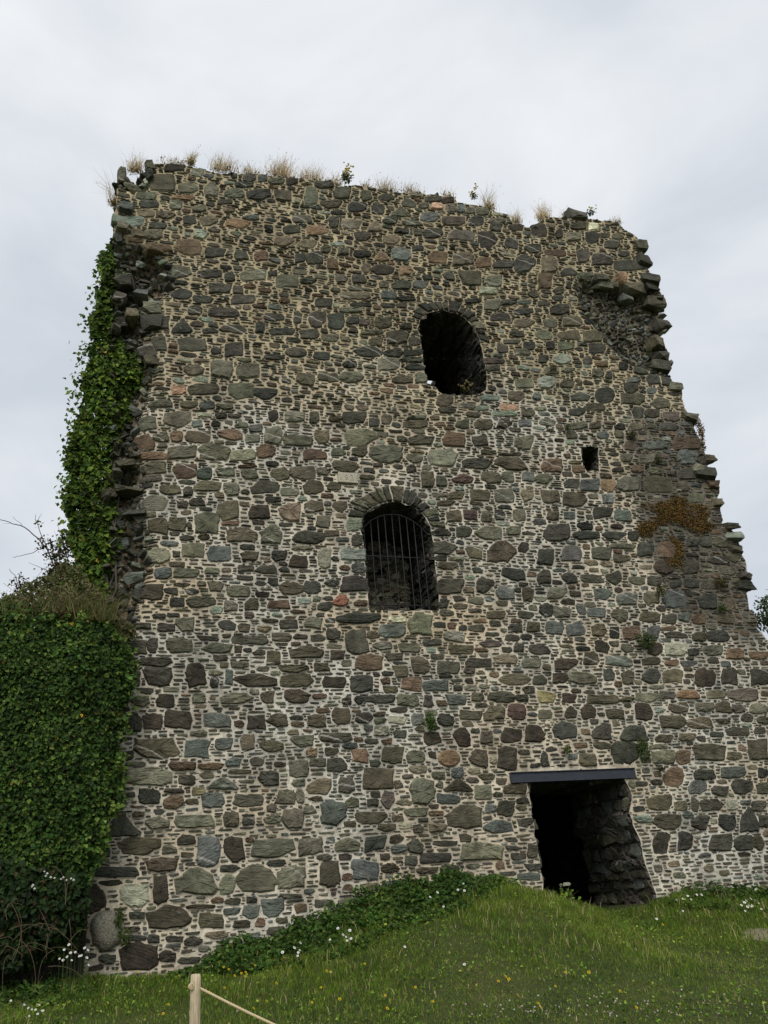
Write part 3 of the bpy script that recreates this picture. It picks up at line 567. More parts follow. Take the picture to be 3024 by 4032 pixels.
120,640,180,120,g 365,625,150,85,g 540,620,145,110,k 805,635,105,95,d 700,650,110,60,s 930,705,205,80,k 1240,670,280,110,g 1000,615,150,35,d 1445,645,110,30,d 1480,700,90,45,d 1570,660,85,120,n 480,790,160,175,s 250,815,130,160,n 640,775,105,60,b 775,730,85,60,k 880,790,130,40,n 1030,780,120,55,d 1575,770,110,60,k 1550,835,150,50,s 1430,590,80,30,d"""
tile = None
for line in STONES.strip().splitlines():
    f = line.split()
    if len(f) == 4: tile = (float(f[1]), float(f[2]), float(f[3])); continue
    for e in f:
        x, y, w_, h_, c = e.split(',')
        x, y, w_, h_ = float(x), float(y), float(w_), float(h_)
        P = rock_poly(w_ * 1.09, h_ * 1.09, c[1:]) + (x, y)
        P = pw(np.stack([tile[0] + tile[2] * P[:, 0], tile[1] + tile[2] * P[:, 1]], 1))
        P = P[::-1]
        Q = accept(P, 0.06, 1)
        if Q is not None: stones.append((Q, stone_col(c[0]), rng.uniform(0.02, 0.045), rng.random()))

def grow(j, i, mw, mh):
    l = r = i; b = t = j
    al = ar = ab = at = True; k = 0
    while al or ar or ab or at:
        if al:
            if r - l + 1 < mw and l > 0 and not occ[b:t + 1, l - 1].any(): l -= 1
            else: al = False
        if ar:
            if r - l + 1 < mw and r < NX - 1 and not occ[b:t + 1, r + 1].any(): r += 1
            else: ar = False
        if k % 2 == 0 or not (al or ar):
            if ab:
                if t - b + 1 < mh and b > 0 and not occ[b - 1, l:r + 1].any(): b -= 1
                else: ab = False
            if at:
                if t - b + 1 < mh and t < NZ - 1 and not occ[t + 1, l:r + 1].any(): t += 1
                else: at = False
        k += 1
    return l, r, b, t

FILL_B = 'kkdddggnnssttbprrcl'
FILL_S = 'kkddggggsssnnngdtlr'
def fill(tries, wr, hr, minw, minh, pal, margin, proud):
    free = np.flatnonzero(~occ.ravel()); rng.shuffle(free)
    for f in free[:tries]:
        j, i = divmod(int(f), NX)
        if occ[j, i]: continue
        l, r, b, t = grow(j, i, int(rng.integers(*wr)), int(rng.integers(*hr)))
        wd, ht = r - l + 1, t - b + 1
        if wd < minw or ht < minh: continue
        x0, x1 = GX0 + l * CELL, GX0 + (r + 1) * CELL; z0, z1 = GZ0 + b * CELL, GZ0 + (t + 1) * CELL
        W, Hh = x1 - x0, z1 - z0
        if ht >= 6:
            P = rock_poly(W * 1.02, Hh * 1.02) + ((x0 + x1) / 2, (z0 + z1) / 2)
        else:
            q = rng.uniform(0, 0.3, 4) * Hh; e = rng.uniform(0, 0.2, 4) * W
            P = np.array([(x0 + e[0], z0 + q[0]), (x1 - e[1], z0 + q[1]), (x1 - e[2], z1 - q[2]), (x0 + e[3], z1 - q[3])])
            P = chaikin(P)
        m = np.ones((ht, wd), bool)
        put(b, l, m, margin + (1 if ht >= 5 or rng.random() < 0.15 else 0))
        stones.append((P, stone_col(pal[rng.integers(len(pal))]), rng.uniform(*proud), rng.random()))
fill(1400, (12, 26), (6, 11), 10, 6, FILL_B, 1, (0.012, 0.035))
fill(90000, (8, 26), (3, 5), 6, 2, FILL_S, 1, (0.008, 0.028))
fill(60000, (5, 18), (2, 5), 4, 2, FILL_S, 1, (0.006, 0.02))

# ------------------------------------------------------------------ meshes of the stones
def stone_mesh(lst, yoff=0.0):
    V = []; Q = []; T = []; Cc = []; R = []; n = 0
    for P, col, pr, rd in lst:
        k = len(P); c = P.mean(0); ext = np.ptp(P, axis=0)
        tx, tz = rng.normal(0, 0.035, 2)
        big = max(ext) > 0.16
        rings = [(1.0, 0.06), (1.0, -0.2 * pr), (0.86 if big else 0.8, -pr)]
        if big: rings.append((0.5, -pr * rng.uniform(0.9, 1.35)))
        for a, (s_, y) in enumerate(rings):
            p = c + (P - c) * s_
            yy = np.full(k, y)
            if a >= 2: yy = yy + tx * (p[:, 0] - c[0]) + tz * (p[:, 1] - c[1]) + rng.normal(0, 0.16 * pr, k)
            V.append(np.stack([p[:, 0], yy, p[:, 1]], 1))
        V.append(np.array([[c[0], -pr * rng.uniform(0.9, 1.3), c[1]]]))
        ar = np.arange(k); nx = (ar + 1) % k
        for a in range(len(rings) - 1):
            o = n + a * k
            Q.append(np.stack([o + ar, o + nx, o + k + nx, o + k + ar], 1))
        o = n + (len(rings) - 1) * k; ce = n + len(rings) * k
        T.append(np.stack([o + ar, o + nx, np.full(k, ce)], 1))
        m = len(rings) * k + 1
        Cc.append(np.repeat(col[None], m, 0)); R.append(np.full(m, rd)); n += m
    V = np.concatenate(V); V[:, 1] += surf(V[:, 0], V[:, 2]) + yoff
    return V, np.concatenate(Q), np.concatenate(T), np.concatenate(Cc), np.concatenate(R)

# ------------------------------------------------------------------ broken blocks: convex lumps of many shapes
HULLS = []
for k in range(18):
    bm = bmesh.new()
    for q in range(8):
        p = (np.array([q & 1, (q >> 1) & 1, q >> 2]) - 0.5) * rng.uniform(0.42, 1.0, 3)
        bm.verts.new(p)
    for q in range(6):
        p = rng.uniform(-0.4, 0.4, 3); a = int(rng.integers(3)); p[a] = 0.5 * np.sign(p[a])
        bm.verts.new(p)
    r_ = bmesh.ops.convex_hull(bm, input=bm.verts)
    bmesh.ops.delete(bm, geom=[v for v in bm.verts if not v.link_faces], context='VERTS')
    bmesh.ops.triangulate(bm, faces=bm.faces)
    bmesh.ops.subdivide_edges(bm, edges=[e for e in bm.edges if e.calc_length() > 0.22], cuts=2, use_grid_fill=True)
    bmesh.ops.triangulate(bm, faces=bm.faces)
    for v in bm.verts:
        p = v.co; q = 1 + 0.30 * float(fbm(p.x * 3.1 + k, p.z * 6.5 + p.y * 2.7, 200 + k, 3)) ; v.co = p * q
        v.co.z += 0.05 * float(fbm(p.x * 4 + p.y * 4, p.z * 14, 230 + k, 2))
    bm.verts.index_update()
    HULLS.append((np.array([v.co[:] for v in bm.verts]), np.array([[v.index for v in f.verts] for f in bm.faces])))
    bm.free()

def rotm(rx, ry, rz):
    return np.array(Matrix.Rotation(rz, 3, 'Z') @ Matrix.Rotation(ry, 3, 'Y') @ Matrix.Rotation(rx, 3, 'X'))

class Lumps:
    def __init__(s): s.V = []; s.T = []; s.C = []; s.R = []; s.n = 0
    def add(s, pos, size, col, tilt=0.25, spin=None):
        v, f = HULLS[rng.integers(len(HULLS))]
        a = rotm(*(rng.normal(0, tilt, 3) if spin is None else spin))
        s.V.append((v * size) @ a.T + pos); s.T.append(f + s.n)
        s.C.append(np.repeat(col[None], len(v), 0)); s.R.append(np.full(len(v), rng.random())); s.n += len(v)
    def out(s): return np.concatenate(s.V), [np.concatenate(s.T)], np.concatenate(s.C), np.concatenate(s.R)

# ================================================================== THE TOWER
BASE = (5.5, 0.0, 0.6)
tower = empty('ruined_tower', BASE)
tag(tower, 'ruined square tower of rubble stone with a ragged broken top and two arched windows', 'tower')

# --- front wall: mortar bed with openings, stones bedded in it
def mortar_colour(x, z):
    f = fbm(x * 0.8, z * 0.8, 21, 4); g = fbm(x * 2.6, z * 2.6, 31, 3)
    t = np.clip((z - 9.6 + 2.2 * f) / 2.2, 0, 1)[:, None]
    pale = lin(176, 172, 160)[None] * (1 - 0.2 * g[:, None]); warm = lin(178, 163, 138)[None]; tan = lin(158, 145, 117)[None] * (1 + 0.3 * g[:, None])
    k = np.clip(0.35 + 1.6 * f + 0.8 * sample(tan_patch, x, z), 0, 1)[:, None]
    low = pale * (1 - k) + warm * k
    c = low * (1 - t) + tan * t
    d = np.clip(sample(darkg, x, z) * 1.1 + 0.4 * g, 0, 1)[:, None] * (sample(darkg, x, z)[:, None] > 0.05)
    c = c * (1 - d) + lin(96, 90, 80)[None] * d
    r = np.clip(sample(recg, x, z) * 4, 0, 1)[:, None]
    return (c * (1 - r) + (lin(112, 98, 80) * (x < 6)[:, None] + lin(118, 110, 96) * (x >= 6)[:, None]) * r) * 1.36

pts = []
xs = np.arange(-1.2, 12.6, 0.1); zs = np.arange(0.3, 16.9, 0.1)
gx, gz = np.meshgrid(xs, zs); gx = (gx + rng.uniform(-0.035, 0.035, gx.shape)).ravel(); gz = (gz + rng.uniform(-0.035, 0.035, gz.shape)).ravel()
ok = inpoly(gx, gz, outline)
for h in holes: ok &= ~inpoly(gx, gz, h)
near = sample(blur(hole_occ, 3, 1), gx, gz) > 0.02
ok &= ~near
loops2 = [outline] + holes
allp = np.concatenate(loops2 + [np.stack([gx[ok], gz[ok]], 1)])
edges = []; o = 0
for lp in loops2:
    k = len(lp); edges += [(o + i, o + (i + 1) % k) for i in range(k)]; o += k
rv, re, rf, _, _, _ = delaunay_2d_cdt([Vector(p) for p in allp.tolist()], edges, [], 0, 1e-6)
rv = np.array([v[:] for v in rv]); rf = np.array(rf)
ce = rv[rf].mean(1)
keep = inpoly(ce[:, 0], ce[:, 1], outline)
for h in holes: keep &= ~inpoly(ce[:, 0], ce[:, 1], h)
rf = rf[keep]
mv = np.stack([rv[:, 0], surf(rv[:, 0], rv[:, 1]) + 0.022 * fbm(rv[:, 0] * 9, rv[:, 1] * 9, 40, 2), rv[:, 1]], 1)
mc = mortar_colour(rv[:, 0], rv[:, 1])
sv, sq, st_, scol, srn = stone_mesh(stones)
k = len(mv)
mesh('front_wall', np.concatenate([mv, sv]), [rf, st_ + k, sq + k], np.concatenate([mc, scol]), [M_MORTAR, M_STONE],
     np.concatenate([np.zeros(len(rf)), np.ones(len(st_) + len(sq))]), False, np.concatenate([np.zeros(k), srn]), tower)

# --- the thickness of the front wall: outer rim, torn edges
def extrude(lp, depths, jit, wob=0.0):
    n = len(lp); V = []
    for a, d in enumerate(depths):
        p = lp + (rng.normal(0, jit, lp.shape) if a else 0)
        y = surf(lp[:, 0], lp[:, 1]) * (1 if a == 0 else 0) + d
        V.append(np.stack([p[:, 0], y, p[:, 1]], 1))
    ar = np.arange(n); nx = (ar + 1) % n
    F = [np.stack([a * n + ar, a * n + nx, a * n + n + nx, a * n + n + ar], 1) for a in range(len(depths) - 1)]
    return np.concatenate(V), np.concatenate(F)
cen = np.array([5.5, 8.0])
V, F = extrude(outline, [0, 0.3, 0.7, 1.1, 1.5, 1.9], 0.03)
mesh('wall_edge', V, [F], None, [M_ROUGH], None, False, None, tower)

lm = Lumps()
codes = 'kdgdsgngdn'
def pick(c=codes): return stone_col(c[rng.integers(len(c))])
# rubble core where the facing has gone
cand = np.argwhere((recg > 0.07) & inside); rng.shuffle(cand)
tak = []
for j, i in cand:
    x, z = GX0 + i * CELL, GZ0 + j * CELL
    right = x > 6
    sz = rng.uniform(0.06, 0.17) if right else rng.uniform(0.07, 0.22)
    if any((x - a) ** 2 + ((z - b) * 1.5) ** 2 < ((0.58 if right else 0.5) * (sz + c)) ** 2 for a, b, c in tak): continue
    tak.append((x, z, sz))
    y = float(surf(x, z))
    s3 = (sz * rng.uniform(0.9, 1.35), sz * rng.uniform(0.8, 1.5), sz * rng.uniform(0.45, 0.8))
    lm.add((x, y - 0.02, z), s3, pick('kkdsgdsgnkc' if not right else 'kddsgsgn'), 0.5)
    if len(tak) > 900: break
# torn edges: slabs sticking out along both sides and the crest
oc = outline; nrm = np.roll(oc, -1, 0) - np.roll(oc, 1, 0); nrm = np.stack([nrm[:, 1], -nrm[:, 0]], 1); nrm /= np.linalg.norm(nrm, axis=1)[:, None] + 1e-9
for i in range(len(oc)):
    x, z = oc[i]
    if z < 1.0 or (z < 6.0 and x > 12.0): continue
    top = abs(nrm[i, 1]) > 0.8 and x < 10.4
    nrep = 1 if top else 6
    for q in range(nrep):
        if rng.random() < (0.45 if top else 0.25): continue
        wd = rng.uniform(0.10, 0.26) if top else rng.uniform(0.07, 0.22)
        s3 = (wd, rng.uniform(0.2, 0.5), wd * rng.uniform(0.3, 0.6))
        y = rng.uniform(0.02, 0.2) if q == 0 else rng.uniform(0.2, 1.5)
        inn = (-nrm[i] if inpoly(x + 0.05 * nrm[i, 0], z + 0.05 * nrm[i, 1], oc) else nrm[i]) * -1
        d = wd * rng.uniform(0.2, 0.55)
        p = (x + inn[0] * d, y + 0.1, z + inn[1] * (s3[2] * 0.45 if top else d))
        lm.add(p, s3, pick('kgddgnsg'), 0.24)
# single blocks that the photo shows standing proud of the torn edge: px, py, w, h, colour
for u, v, w_, h_, c in [(590, 655, 46, 40, 'k'), (590, 690, 40, 36, 'k'), (480, 690, 40, 66, 'k'), (520, 733, 100, 28, 'g'), (2275, 846, 74, 46, 'd'), (2540, 968, 40, 36, 'k'), (2550, 1030, 50, 40, 'd'),
                        (2575, 1105, 64, 34, 'd'), (2582, 1130, 40, 28, 'k'), (2600, 1180, 66, 50, 'k'), (2630, 1270, 46, 56, 'k'), (2612, 1345, 46, 44, 'k'), (2625, 1395, 50, 44, 'k'),
                        (2620, 1440, 70, 44, 'k'), (2672, 1525, 46, 40, 'k'), (2490, 1165, 42, 30, 's'), (2515, 1130, 70, 44, 'n'), (2440, 1125, 44, 36, 'n'), (2375, 1120, 60, 30, 'g'), (2360, 1100, 50, 30, 'd'),
                        (2802, 1808, 44, 40, 'n'), (2762, 1852, 40, 40, 'k'), (2825, 1915, 44, 50, 'r'), (2835, 1985, 34, 40, 'n'), (2884, 2072, 50, 32, 'k'), (2905, 2115, 56, 44, 'c'),
                        (2916, 2170, 60, 44, 'k'), (2945, 2270, 50, 40, 'd'), (2940, 2310, 80, 46, 'k'), (2790, 1870, 70, 50, 'k'), (2735, 1650, 60, 40, 'k'), (420, 1935, 70, 46, 'n'), (500, 1820, 100, 36, 'n'), (510, 1920, 150, 30, 'n'), (540, 2015, 110, 30, 'k'), (530, 2265, 100, 56, 's'),
                        (600, 1270, 120, 70, 'd'), (520, 1240, 70, 50, 'k'), (585, 1385, 80, 60, 'd'), (600, 1420, 70, 40, 'n'), (480, 1260, 60, 50, 'd'), (470, 1170, 60, 44, 'k'), (560, 1150, 70, 40, 's'), (600, 1215, 90, 40, 'k'), (490, 1095, 90, 40, 'd'), (455, 940, 46, 40, 'k'),
                        (480, 910, 60, 40, 'g'), (480, 875, 90, 30, 'c'), (495, 830, 70, 36, 's'), (610, 985, 100, 36, 'r'), (540, 925, 60, 34, 't')]:
    u = u - 15 if u > 2400 else (u + 10 if u < 470 else u)
    x, z = pw([(u, v)])[0]; a = pw([(u - w_ / 2, v + h_ / 2), (u + w_ / 2, v - h_ / 2)])
    W, H_ = abs(a[1, 0] - a[0, 0]), abs(a[1, 1] - a[0, 1])
    lm.add((x, float(surf(x, z)) * 0.3 + 0.03, z), (W * 1.0, rng.uniform(0.25, 0.4), H_ * 0.8), stone_col(c if c != 'k' else 'kdgn'[rng.integers(4)]), 0.12)
# the rounded granite boulder at the foot of the corner
bc = pix(420, 3662, 0.0); th, ph = np.meshgrid(np.linspace(0, np.pi, 15), np.linspace(0, 2 * np.pi, 24, endpoint=False), indexing='ij')
S = np.stack([np.sin(th) * np.cos(ph), np.sin(th) * np.sin(ph), np.cos(th)], -1).reshape(-1, 3)
S = np.sign(S) * np.abs(S) ** 0.75 * (1 + 0.42 * fbm(S[:, 0] * 1.3 + 3, S[:, 2] * 1.6 + S[:, 1], 77, 4) + 0.07 * fbm(S[:, 0] * 6, S[:, 2] * 6 + S[:, 1] * 3, 79, 2))[:, None]
ii = np.arange(14)[:, None] * 24; jj = np.arange(24)[None]
bf = np.stack([ii + jj, ii + (jj + 1) % 24, ii + 24 + (jj + 1) % 24, ii + 24 + jj], -1).reshape(-1, 4)
mesh('boulder', S * (0.20, 0.17, 0.25) + bc + (0, 0.06, 0), [bf[:, [0, 1, 2]], bf[:, [0, 2, 3]]], None, [mat_simple('grey_granite', lin(140, 136, 120), 0.95, 38, 0.35, 1.45, 0, 1.0, dist=0.03)], None, True, None, tower)
V, F, C_, R_ = lm.out()
mesh('broken_edge', V, F, C_, [M_STONE], None, False, R_, tower)

# --- openings: reveals, arches
def opening(name, hole, depth, label, lumps_side=None):
    V, F = extrude(hole, [0, 0.02, 0.25, 0.6, 1.0, 1.4, depth], 0.028)
    n = len(hole)
    o = mesh(name, V, [F], None, [M_ROUGH], None, False, None, tower)
    if label: o['label'] = label
    lp = Lumps()
    nx_ = np.roll(hole, -1, 0) - np.roll(hole, 1, 0)
    nr = np.stack([nx_[:, 1], -nx_[:, 0]], 1); nr /= np.linalg.norm(nr, axis=1)[:, None]
    c = hole.mean(0)
    sg = np.sign(((c - hole) * nr).sum(1))[:, None]; nr = nr * sg            # points into the opening
    z = hole[:, 1].min() if lumps_side is None else max(hole[:, 1].min(), 0.9)
    while z < hole[:, 1].max() - 0.03:                 # rough courses of blocks along both jambs and up into the arch
        hc = rng.uniform(0.09, 0.26) if name == 'doorway' else rng.uniform(0.06, 0.18)
        zm = z + hc / 2
        a_ = hole; b_ = np.roll(hole, -1, 0); cr2 = (a_[:, 1] > zm) != (b_[:, 1] > zm)
        if not cr2.any(): z += hc; continue
        xs_ = a_[cr2, 0] + (zm - a_[cr2, 1]) * (b_[cr2, 0] - a_[cr2, 0]) / (b_[cr2, 1] - a_[cr2, 1])
        for x_, sgn in ((xs_.min(), -1), (xs_.max(), 1)):
            y_ = 0.0
            while y_ < depth - 0.1:
                ln_ = rng.uniform(0.14, 0.5)
                if rng.random() < 0.94:
                    th_ = rng.uniform(0.16, 0.24)
                    lp.add((x_ + sgn * (th_ * 0.5 - rng.uniform(0.015, 0.075)), y_ + ln_ / 2 + 0.02, zm), (th_ * 1.1, ln_ * 1.08, hc * 1.06), pick('kdgnds' if name == 'doorway' else 'kkd') * (0.9 if name == 'doorway' else 0.65), 0.035)  # window jamb blocks get a darker colour that imitates the shade inside
                y_ += ln_
        z += hc
    V, F, C_, R_ = lp.out()
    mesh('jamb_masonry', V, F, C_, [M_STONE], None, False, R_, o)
    return o
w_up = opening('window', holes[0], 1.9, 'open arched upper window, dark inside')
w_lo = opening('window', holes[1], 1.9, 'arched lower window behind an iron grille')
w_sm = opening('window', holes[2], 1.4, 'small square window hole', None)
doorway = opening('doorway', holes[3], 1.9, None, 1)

for win, lst in ((w_up, arch_polys[:n_up]), (w_lo, arch_polys[n_up:])):
    V, Q, T, C_, R_ = stone_mesh([a[:4] for a in lst], -0.012)
    mesh('arch', V, [T, Q], C_, [M_STONE], None, False, R_, win)

# --- the hollow behind: side and back walls, floors, unseen roof added to keep it dark, with one gap
p_gap = None
d_ = pix(1690, 1518, 0.0) - CAM
tt = (14.30 - EYE) / d_[2]; gxr, gyr = (CAM + d_ * tt)[:2]
V, F = merge([box(-0.25, 1.0, 1.9, 8.6, 0.2, 14.5)]); mesh('side_wall', V, F, None, [M_ROUGH], None, False, None, tower)
V, F = merge([box(9.6, 10.75, 1.9, 8.6, 0.2, 14.5)]); mesh('side_wall', V, F, None, [M_ROUGH], None, False, None, tower)
V, F = merge([box(1.002, 9.598, 7.6, 8.6, 0.2, 14.297)]); mesh('back_wall', V, F, None, [M_ROUGH], None, False, None, tower)
V, F = merge([box(1.002, 9.598, 1.902, 7.598, 5.3, 5.6)]); mesh('floor_vault', V, F, None, [M_ROUGH], None, False, None, tower)
V, F = merge([box(1.002, 9.598, 1.902, 7.598, 9.5, 9.8)]); mesh('floor_vault', V, F, None, [M_ROUGH], None, False, None, tower)
hx0, hx1, hy0, hy1 = gxr - 0.32, gxr + 0.13, gyr - 0.22, gyr + 0.22
V, F = merge([box(1.002, hx0, 1.902, 7.598, 14.3, 14.5), box(hx1, 9.598, 1.902, 7.598, 14.3, 14.5), box(hx0, hx1, 1.902, hy0, 14.3, 14.5), box(hx0, hx1, hy1, 7.598, 14.3, 14.5)])
mesh('added_roof', V, F, None, [M_ROUGH], None, False, None, tower)
# broken inner wall seen through the lower window
IN = [(1380, 2118), (1470, 2126), (1520, 2142), (1560, 2138), (1590, 2150), (1598, 2196), (1572, 2206), (1612, 2236), (1600, 2258), (1640, 2300), (1636, 2330), (1672, 2352), (1690, 2390), (1720, 2460), (1740, 2560), (1380, 2560)]
ip = pw(IN, 1.4); lp = Lumps()
n = len(ip); V = np.concatenate([np.stack([ip[:, 0], np.full(n, y), ip[:, 1]], 1) for y in (1.43, 2.1)])
ar = np.arange(n); nx_ = (ar + 1) % n
for q in range(420):
    p = rng.uniform(ip.min(0), ip.max(0))
    if not inpoly(p[0], p[1], ip): continue
    wd = rng.uniform(0.12, 0.34); lp.add((p[0], 1.47, p[1]), (wd, 0.22, wd * rng.uniform(0.35, 0.7)), pick('nngtl'), 0.12)
v2, f2, c2, r2 = lp.out()
cc = np.repeat(lin(120, 108, 92)[None], 2 * n, 0)
iw = mesh('inner_wall', np.concatenate([V, v2]), [np.stack([ar, nx_, n + nx_, n + ar], 1), f2[0] + 2 * n, ], np.concatenate([cc, c2]), [M_STONE], None, False, np.concatenate([np.zeros(2 * n), r2]), tower)

# --- grille in the lower window
grille = empty('window_grille', BASE); grille.parent = tower; grille.matrix_parent_inverse = Matrix.Translation(Vector(BASE)).inverted()
YB = 0.16
tops = pix(*np.array(tr(TE, [(428, 1062), (480, 1012), (532, 986), (583, 974), (635, 969), (688, 974), (740, 994), (792, 1022), (848, 1066), (902, 1128)])).T, YB)
bots = pix(*np.array(tr(TE, [(470, 1662), (520, 1662), (573, 1662), (628, 1662), (685, 1664), (740, 1664), (796, 1664), (850, 1666), (904, 1666), (955, 1668)])).T, YB)
def part_tube(name, P, R, mat, parent, n=8):
    V, F, T = tube(P, R, n); return mesh(name, V, [F, T], None, [mat], None, True, None, parent)
for i in range(10):
    x = 0.5 * (tops[i, 0] + bots[i, 0])
    part_tube('bar', [(x, YB, bots[i, 2] - 0.06), (x, YB, 0.5 * (tops[i, 2] + bots[i, 2])), (x, YB, tops[i, 2])], 0.0095, M_BARS, grille)
za, zb = pix(*tr(TE, [(700, 1277)])[0], YB)[2], pix(*tr(TE, [(700, 1626)])[0], YB)[2]
xl, xr = tops[0, 0] - 0.06, tops[-1, 0] + 0.12
part_tube('crossbar', [(xl, YB + 0.02, za), (0.5 * (xl + xr), YB + 0.02, za), (xr, YB + 0.02, za)], 0.012, M_BARS, grille)
part_tube('crossbar', [(xl, YB + 0.02, zb), (0.5 * (xl + xr), YB + 0.02, zb), (xr, YB + 0.02, zb)], 0.012, M_BARS, grille)
arcp = np.concatenate([[tops[0] - [0.07, 0, 0.12]], tops, [tops[-1] + [0.06, 0, -0.14], tops[-1] + [0.10, 0, -0.5], tops[-1] + [0.11, 0, -1.0], tops[-1] + [0.12, 0, -1.6]]])
part_tube('arch_bar', arcp, 0.012, M_BARS, grille)

# --- steel lintel over the doorway: a channel with lips
l0 = pix(2006, 3043); l1 = pix(2494, 3024); l2 = pix(2009, 3082)
zt, zl = 0.5 * (l0[2] + l1[2]), l2[2] - 0.01
x0, x1 = l0[0], l1[0]
V, F = merge([box(x0, x1, -0.035, 0.25, zl + 0.012, zt - 0.012), box(x0 - 0.002, x1 + 0.002, -0.06, 0.252, zt - 0.012, zt), box(x0 - 0.002, x1 + 0.002, -0.06, 0.252, zl, zl + 0.012)])
lin_o = mesh('lintel', V, F, None, [M_LINTEL], None, False, None, tower)
bv = lin_o.modifiers.new('bevel', 'BEVEL'); bv.width = 0.003; bv.segments = 2
V, F = merge([box(x0 + 0.02, x1 - 0.02, 0.262, 1.88, zl + 0.03, zt + 0.02)])
mesh('soffit', V, F, None, [M_ROUGH], None, False, None, tower)

# --- date stone
d0 = pix(1330, 1900); d1 = pix(1406, 1871)
zc = 0.5 * (d0[2] + d1[2]); xc = 0.5 * (d0[0] + d1[0]); dw, dh = 0.5 * (d1[0] - d0[0]), 0.105
ys = float(surf(xc, zc))
V, F = box(xc - dw, xc + dw, ys - 0.05, ys + 0.08, zc - dh, zc + dh)
ds = mesh('date_stone', V, [F], None, [M_DATE], None, False, None, tower)
bv = ds.modifiers.new('bevel', 'BEVEL'); bv.width = 0.012; bv.segments = 2
fc = bpy.data.curves.new('numerals', 'FONT'); fc.body = '1938'; fc.size = 0.17; fc.extrude = 0.006; fc.align_x = 'CENTER'; fc.align_y = 'CENTER'; fc.space_character = 1.25
tmp = bpy.data.objects.new('numerals_tmp', fc); sc.collection.objects.link(tmp)
bpy.context.view_layer.update()
nm = bpy.data.meshes.new_from_object(tmp.evaluated_get(bpy.context.evaluated_depsgraph_get())); nm.materials.clear(); nm.materials.append(M_DATE)
bpy.data.objects.remove(tmp)
no = bpy.data.objects.new('lettering', nm); sc.collection.objects.link(no); no.parent = ds
no.location = Vector((xc + 0.02, ys - 0.052, zc)) - Vector(BASE); no.rotation_euler = (math.pi / 2, 0, 0)

# ================================================================== THE GROUND
CREST = [(-300, 3890, .08), (0, 3880, .08), (250, 3860, .08), (450, 3835, .1), (600, 3820, .12), (711, 3805, .16), (875, 3712, .26), (1000, 3672, .3), (1130, 3640, .3), (1276, 3586, .3), (1458, 3486, .3), (1604, 3446, .26),
         (1823, 3432, .2), (1969, 3428, .15), (2096, 3486, .12), (2187, 3512, .1), (2300, 3548, .08), (2424, 3580, .08), (2552, 3562, .1), (2643, 3496, .2), (2734, 3492, .2), (3024, 3510, .1), (3400, 3525, .1)]
cr_ = np.array(CREST); cp = pix(cr_[:, 0], cr_[:, 1], -0.45)
CRX, CRZ = cp[:, 0], cp[:, 2] - cr_[:, 2]
def gz(x, y):
    x = np.asarray(x, float); y = np.asarray(y, float)
    g0 = np.interp(x, CRX, CRZ)
    zf = 0.25 - 0.02 * (x - 2)
    t = np.clip((-0.45 - y) / 5.6, 0, 1.6)
    k = np.where(t < 1, 1 - t ** 0.92, -(t - 1) * 0.3)
    z = zf + (g0 - zf) * k
    z = np.where(y > -0.45, g0, z)
    far = np.clip((np.hypot(x - 4, y) - 22) / 60, 0, 1)
    z = z * (1 - far) + 0.3 * far - 2.0 * far * 0
    return z + 0.05 * fbm(x * 1.1, y * 1.1, 50, 3)

def hit(u, v):
    """where the ray of the photo pixel meets the ground"""
    d = pix(u, v, 0.0) - CAM; d = d / np.linalg.norm(d)
    t = 4.0
    while t < 40:
        p = CAM + d * t
        if p[2] < float(gz(p[0], p[1])): break
        t += 0.04
    return p[0], p[1], float(gz(p[0], p[1]))

def axis(a, b, st, far):
    c = np.geomspace(1, far, 16) ; return np.concatenate([a - c[::-1], np.arange(a, b, st), b + c])
ax, ay = axis(-8, 17, 0.14, 600), axis(-15, 6, 0.14, 600)
X, Y = np.meshgrid(ax, ay); Z = gz(X, Y)
n0, n1 = X.shape
idx = np.arange(n0 * n1).reshape(n0, n1)
F = np.stack([idx[:-1, :-1], idx[:-1, 1:], idx[1:, 1:], idx[1:, :-1]], -1).reshape(-1, 4)
g = mesh('ground', np.stack([X, Y, Z], -1).reshape(-1, 3), [F], None, [M_GROUND], None, True, None, None, (0, 0, 0))
tag(g, kind='structure')

# worn gravel patch at the right edge
gp = np.array([hit(u, v)[:2] for u, v in [(2880, 3668), (2920, 3652), (3000, 3650), (3080, 3660), (3200, 3690), (3200, 3735), (3080, 3728), (2980, 3715), (2920, 3700)]])
gp = densify(gp, 0.12); gp = gp + rng.normal(0, 0.035, gp.shape); c = gp.mean(0); ring = [gp * s_ + c * (1 - s_) for s_ in (1.0, 0.66, 0.33)]
V = np.concatenate(ring + [c[None]]); n = len(gp); ar = np.arange(n); nx_ = (ar + 1) % n
V3 = np.stack([V[:, 0], V[:, 1], gz(V[:, 0], V[:, 1]) + 0.02], 1)
V3[:n, 2] -= 0.03
pth = mesh('path', V3, [np.concatenate([np.stack([k * n + ar, k * n + nx_, k * n + n + nx_, k * n + n + ar], 1) for k in (0, 1)]), np.stack([2 * n + ar, 2 * n + nx_, np.full(n, 3 * n)], 1)], None, [M_GRAVEL], None, True)
tag(pth, kind='structure')
patch_poly = gp

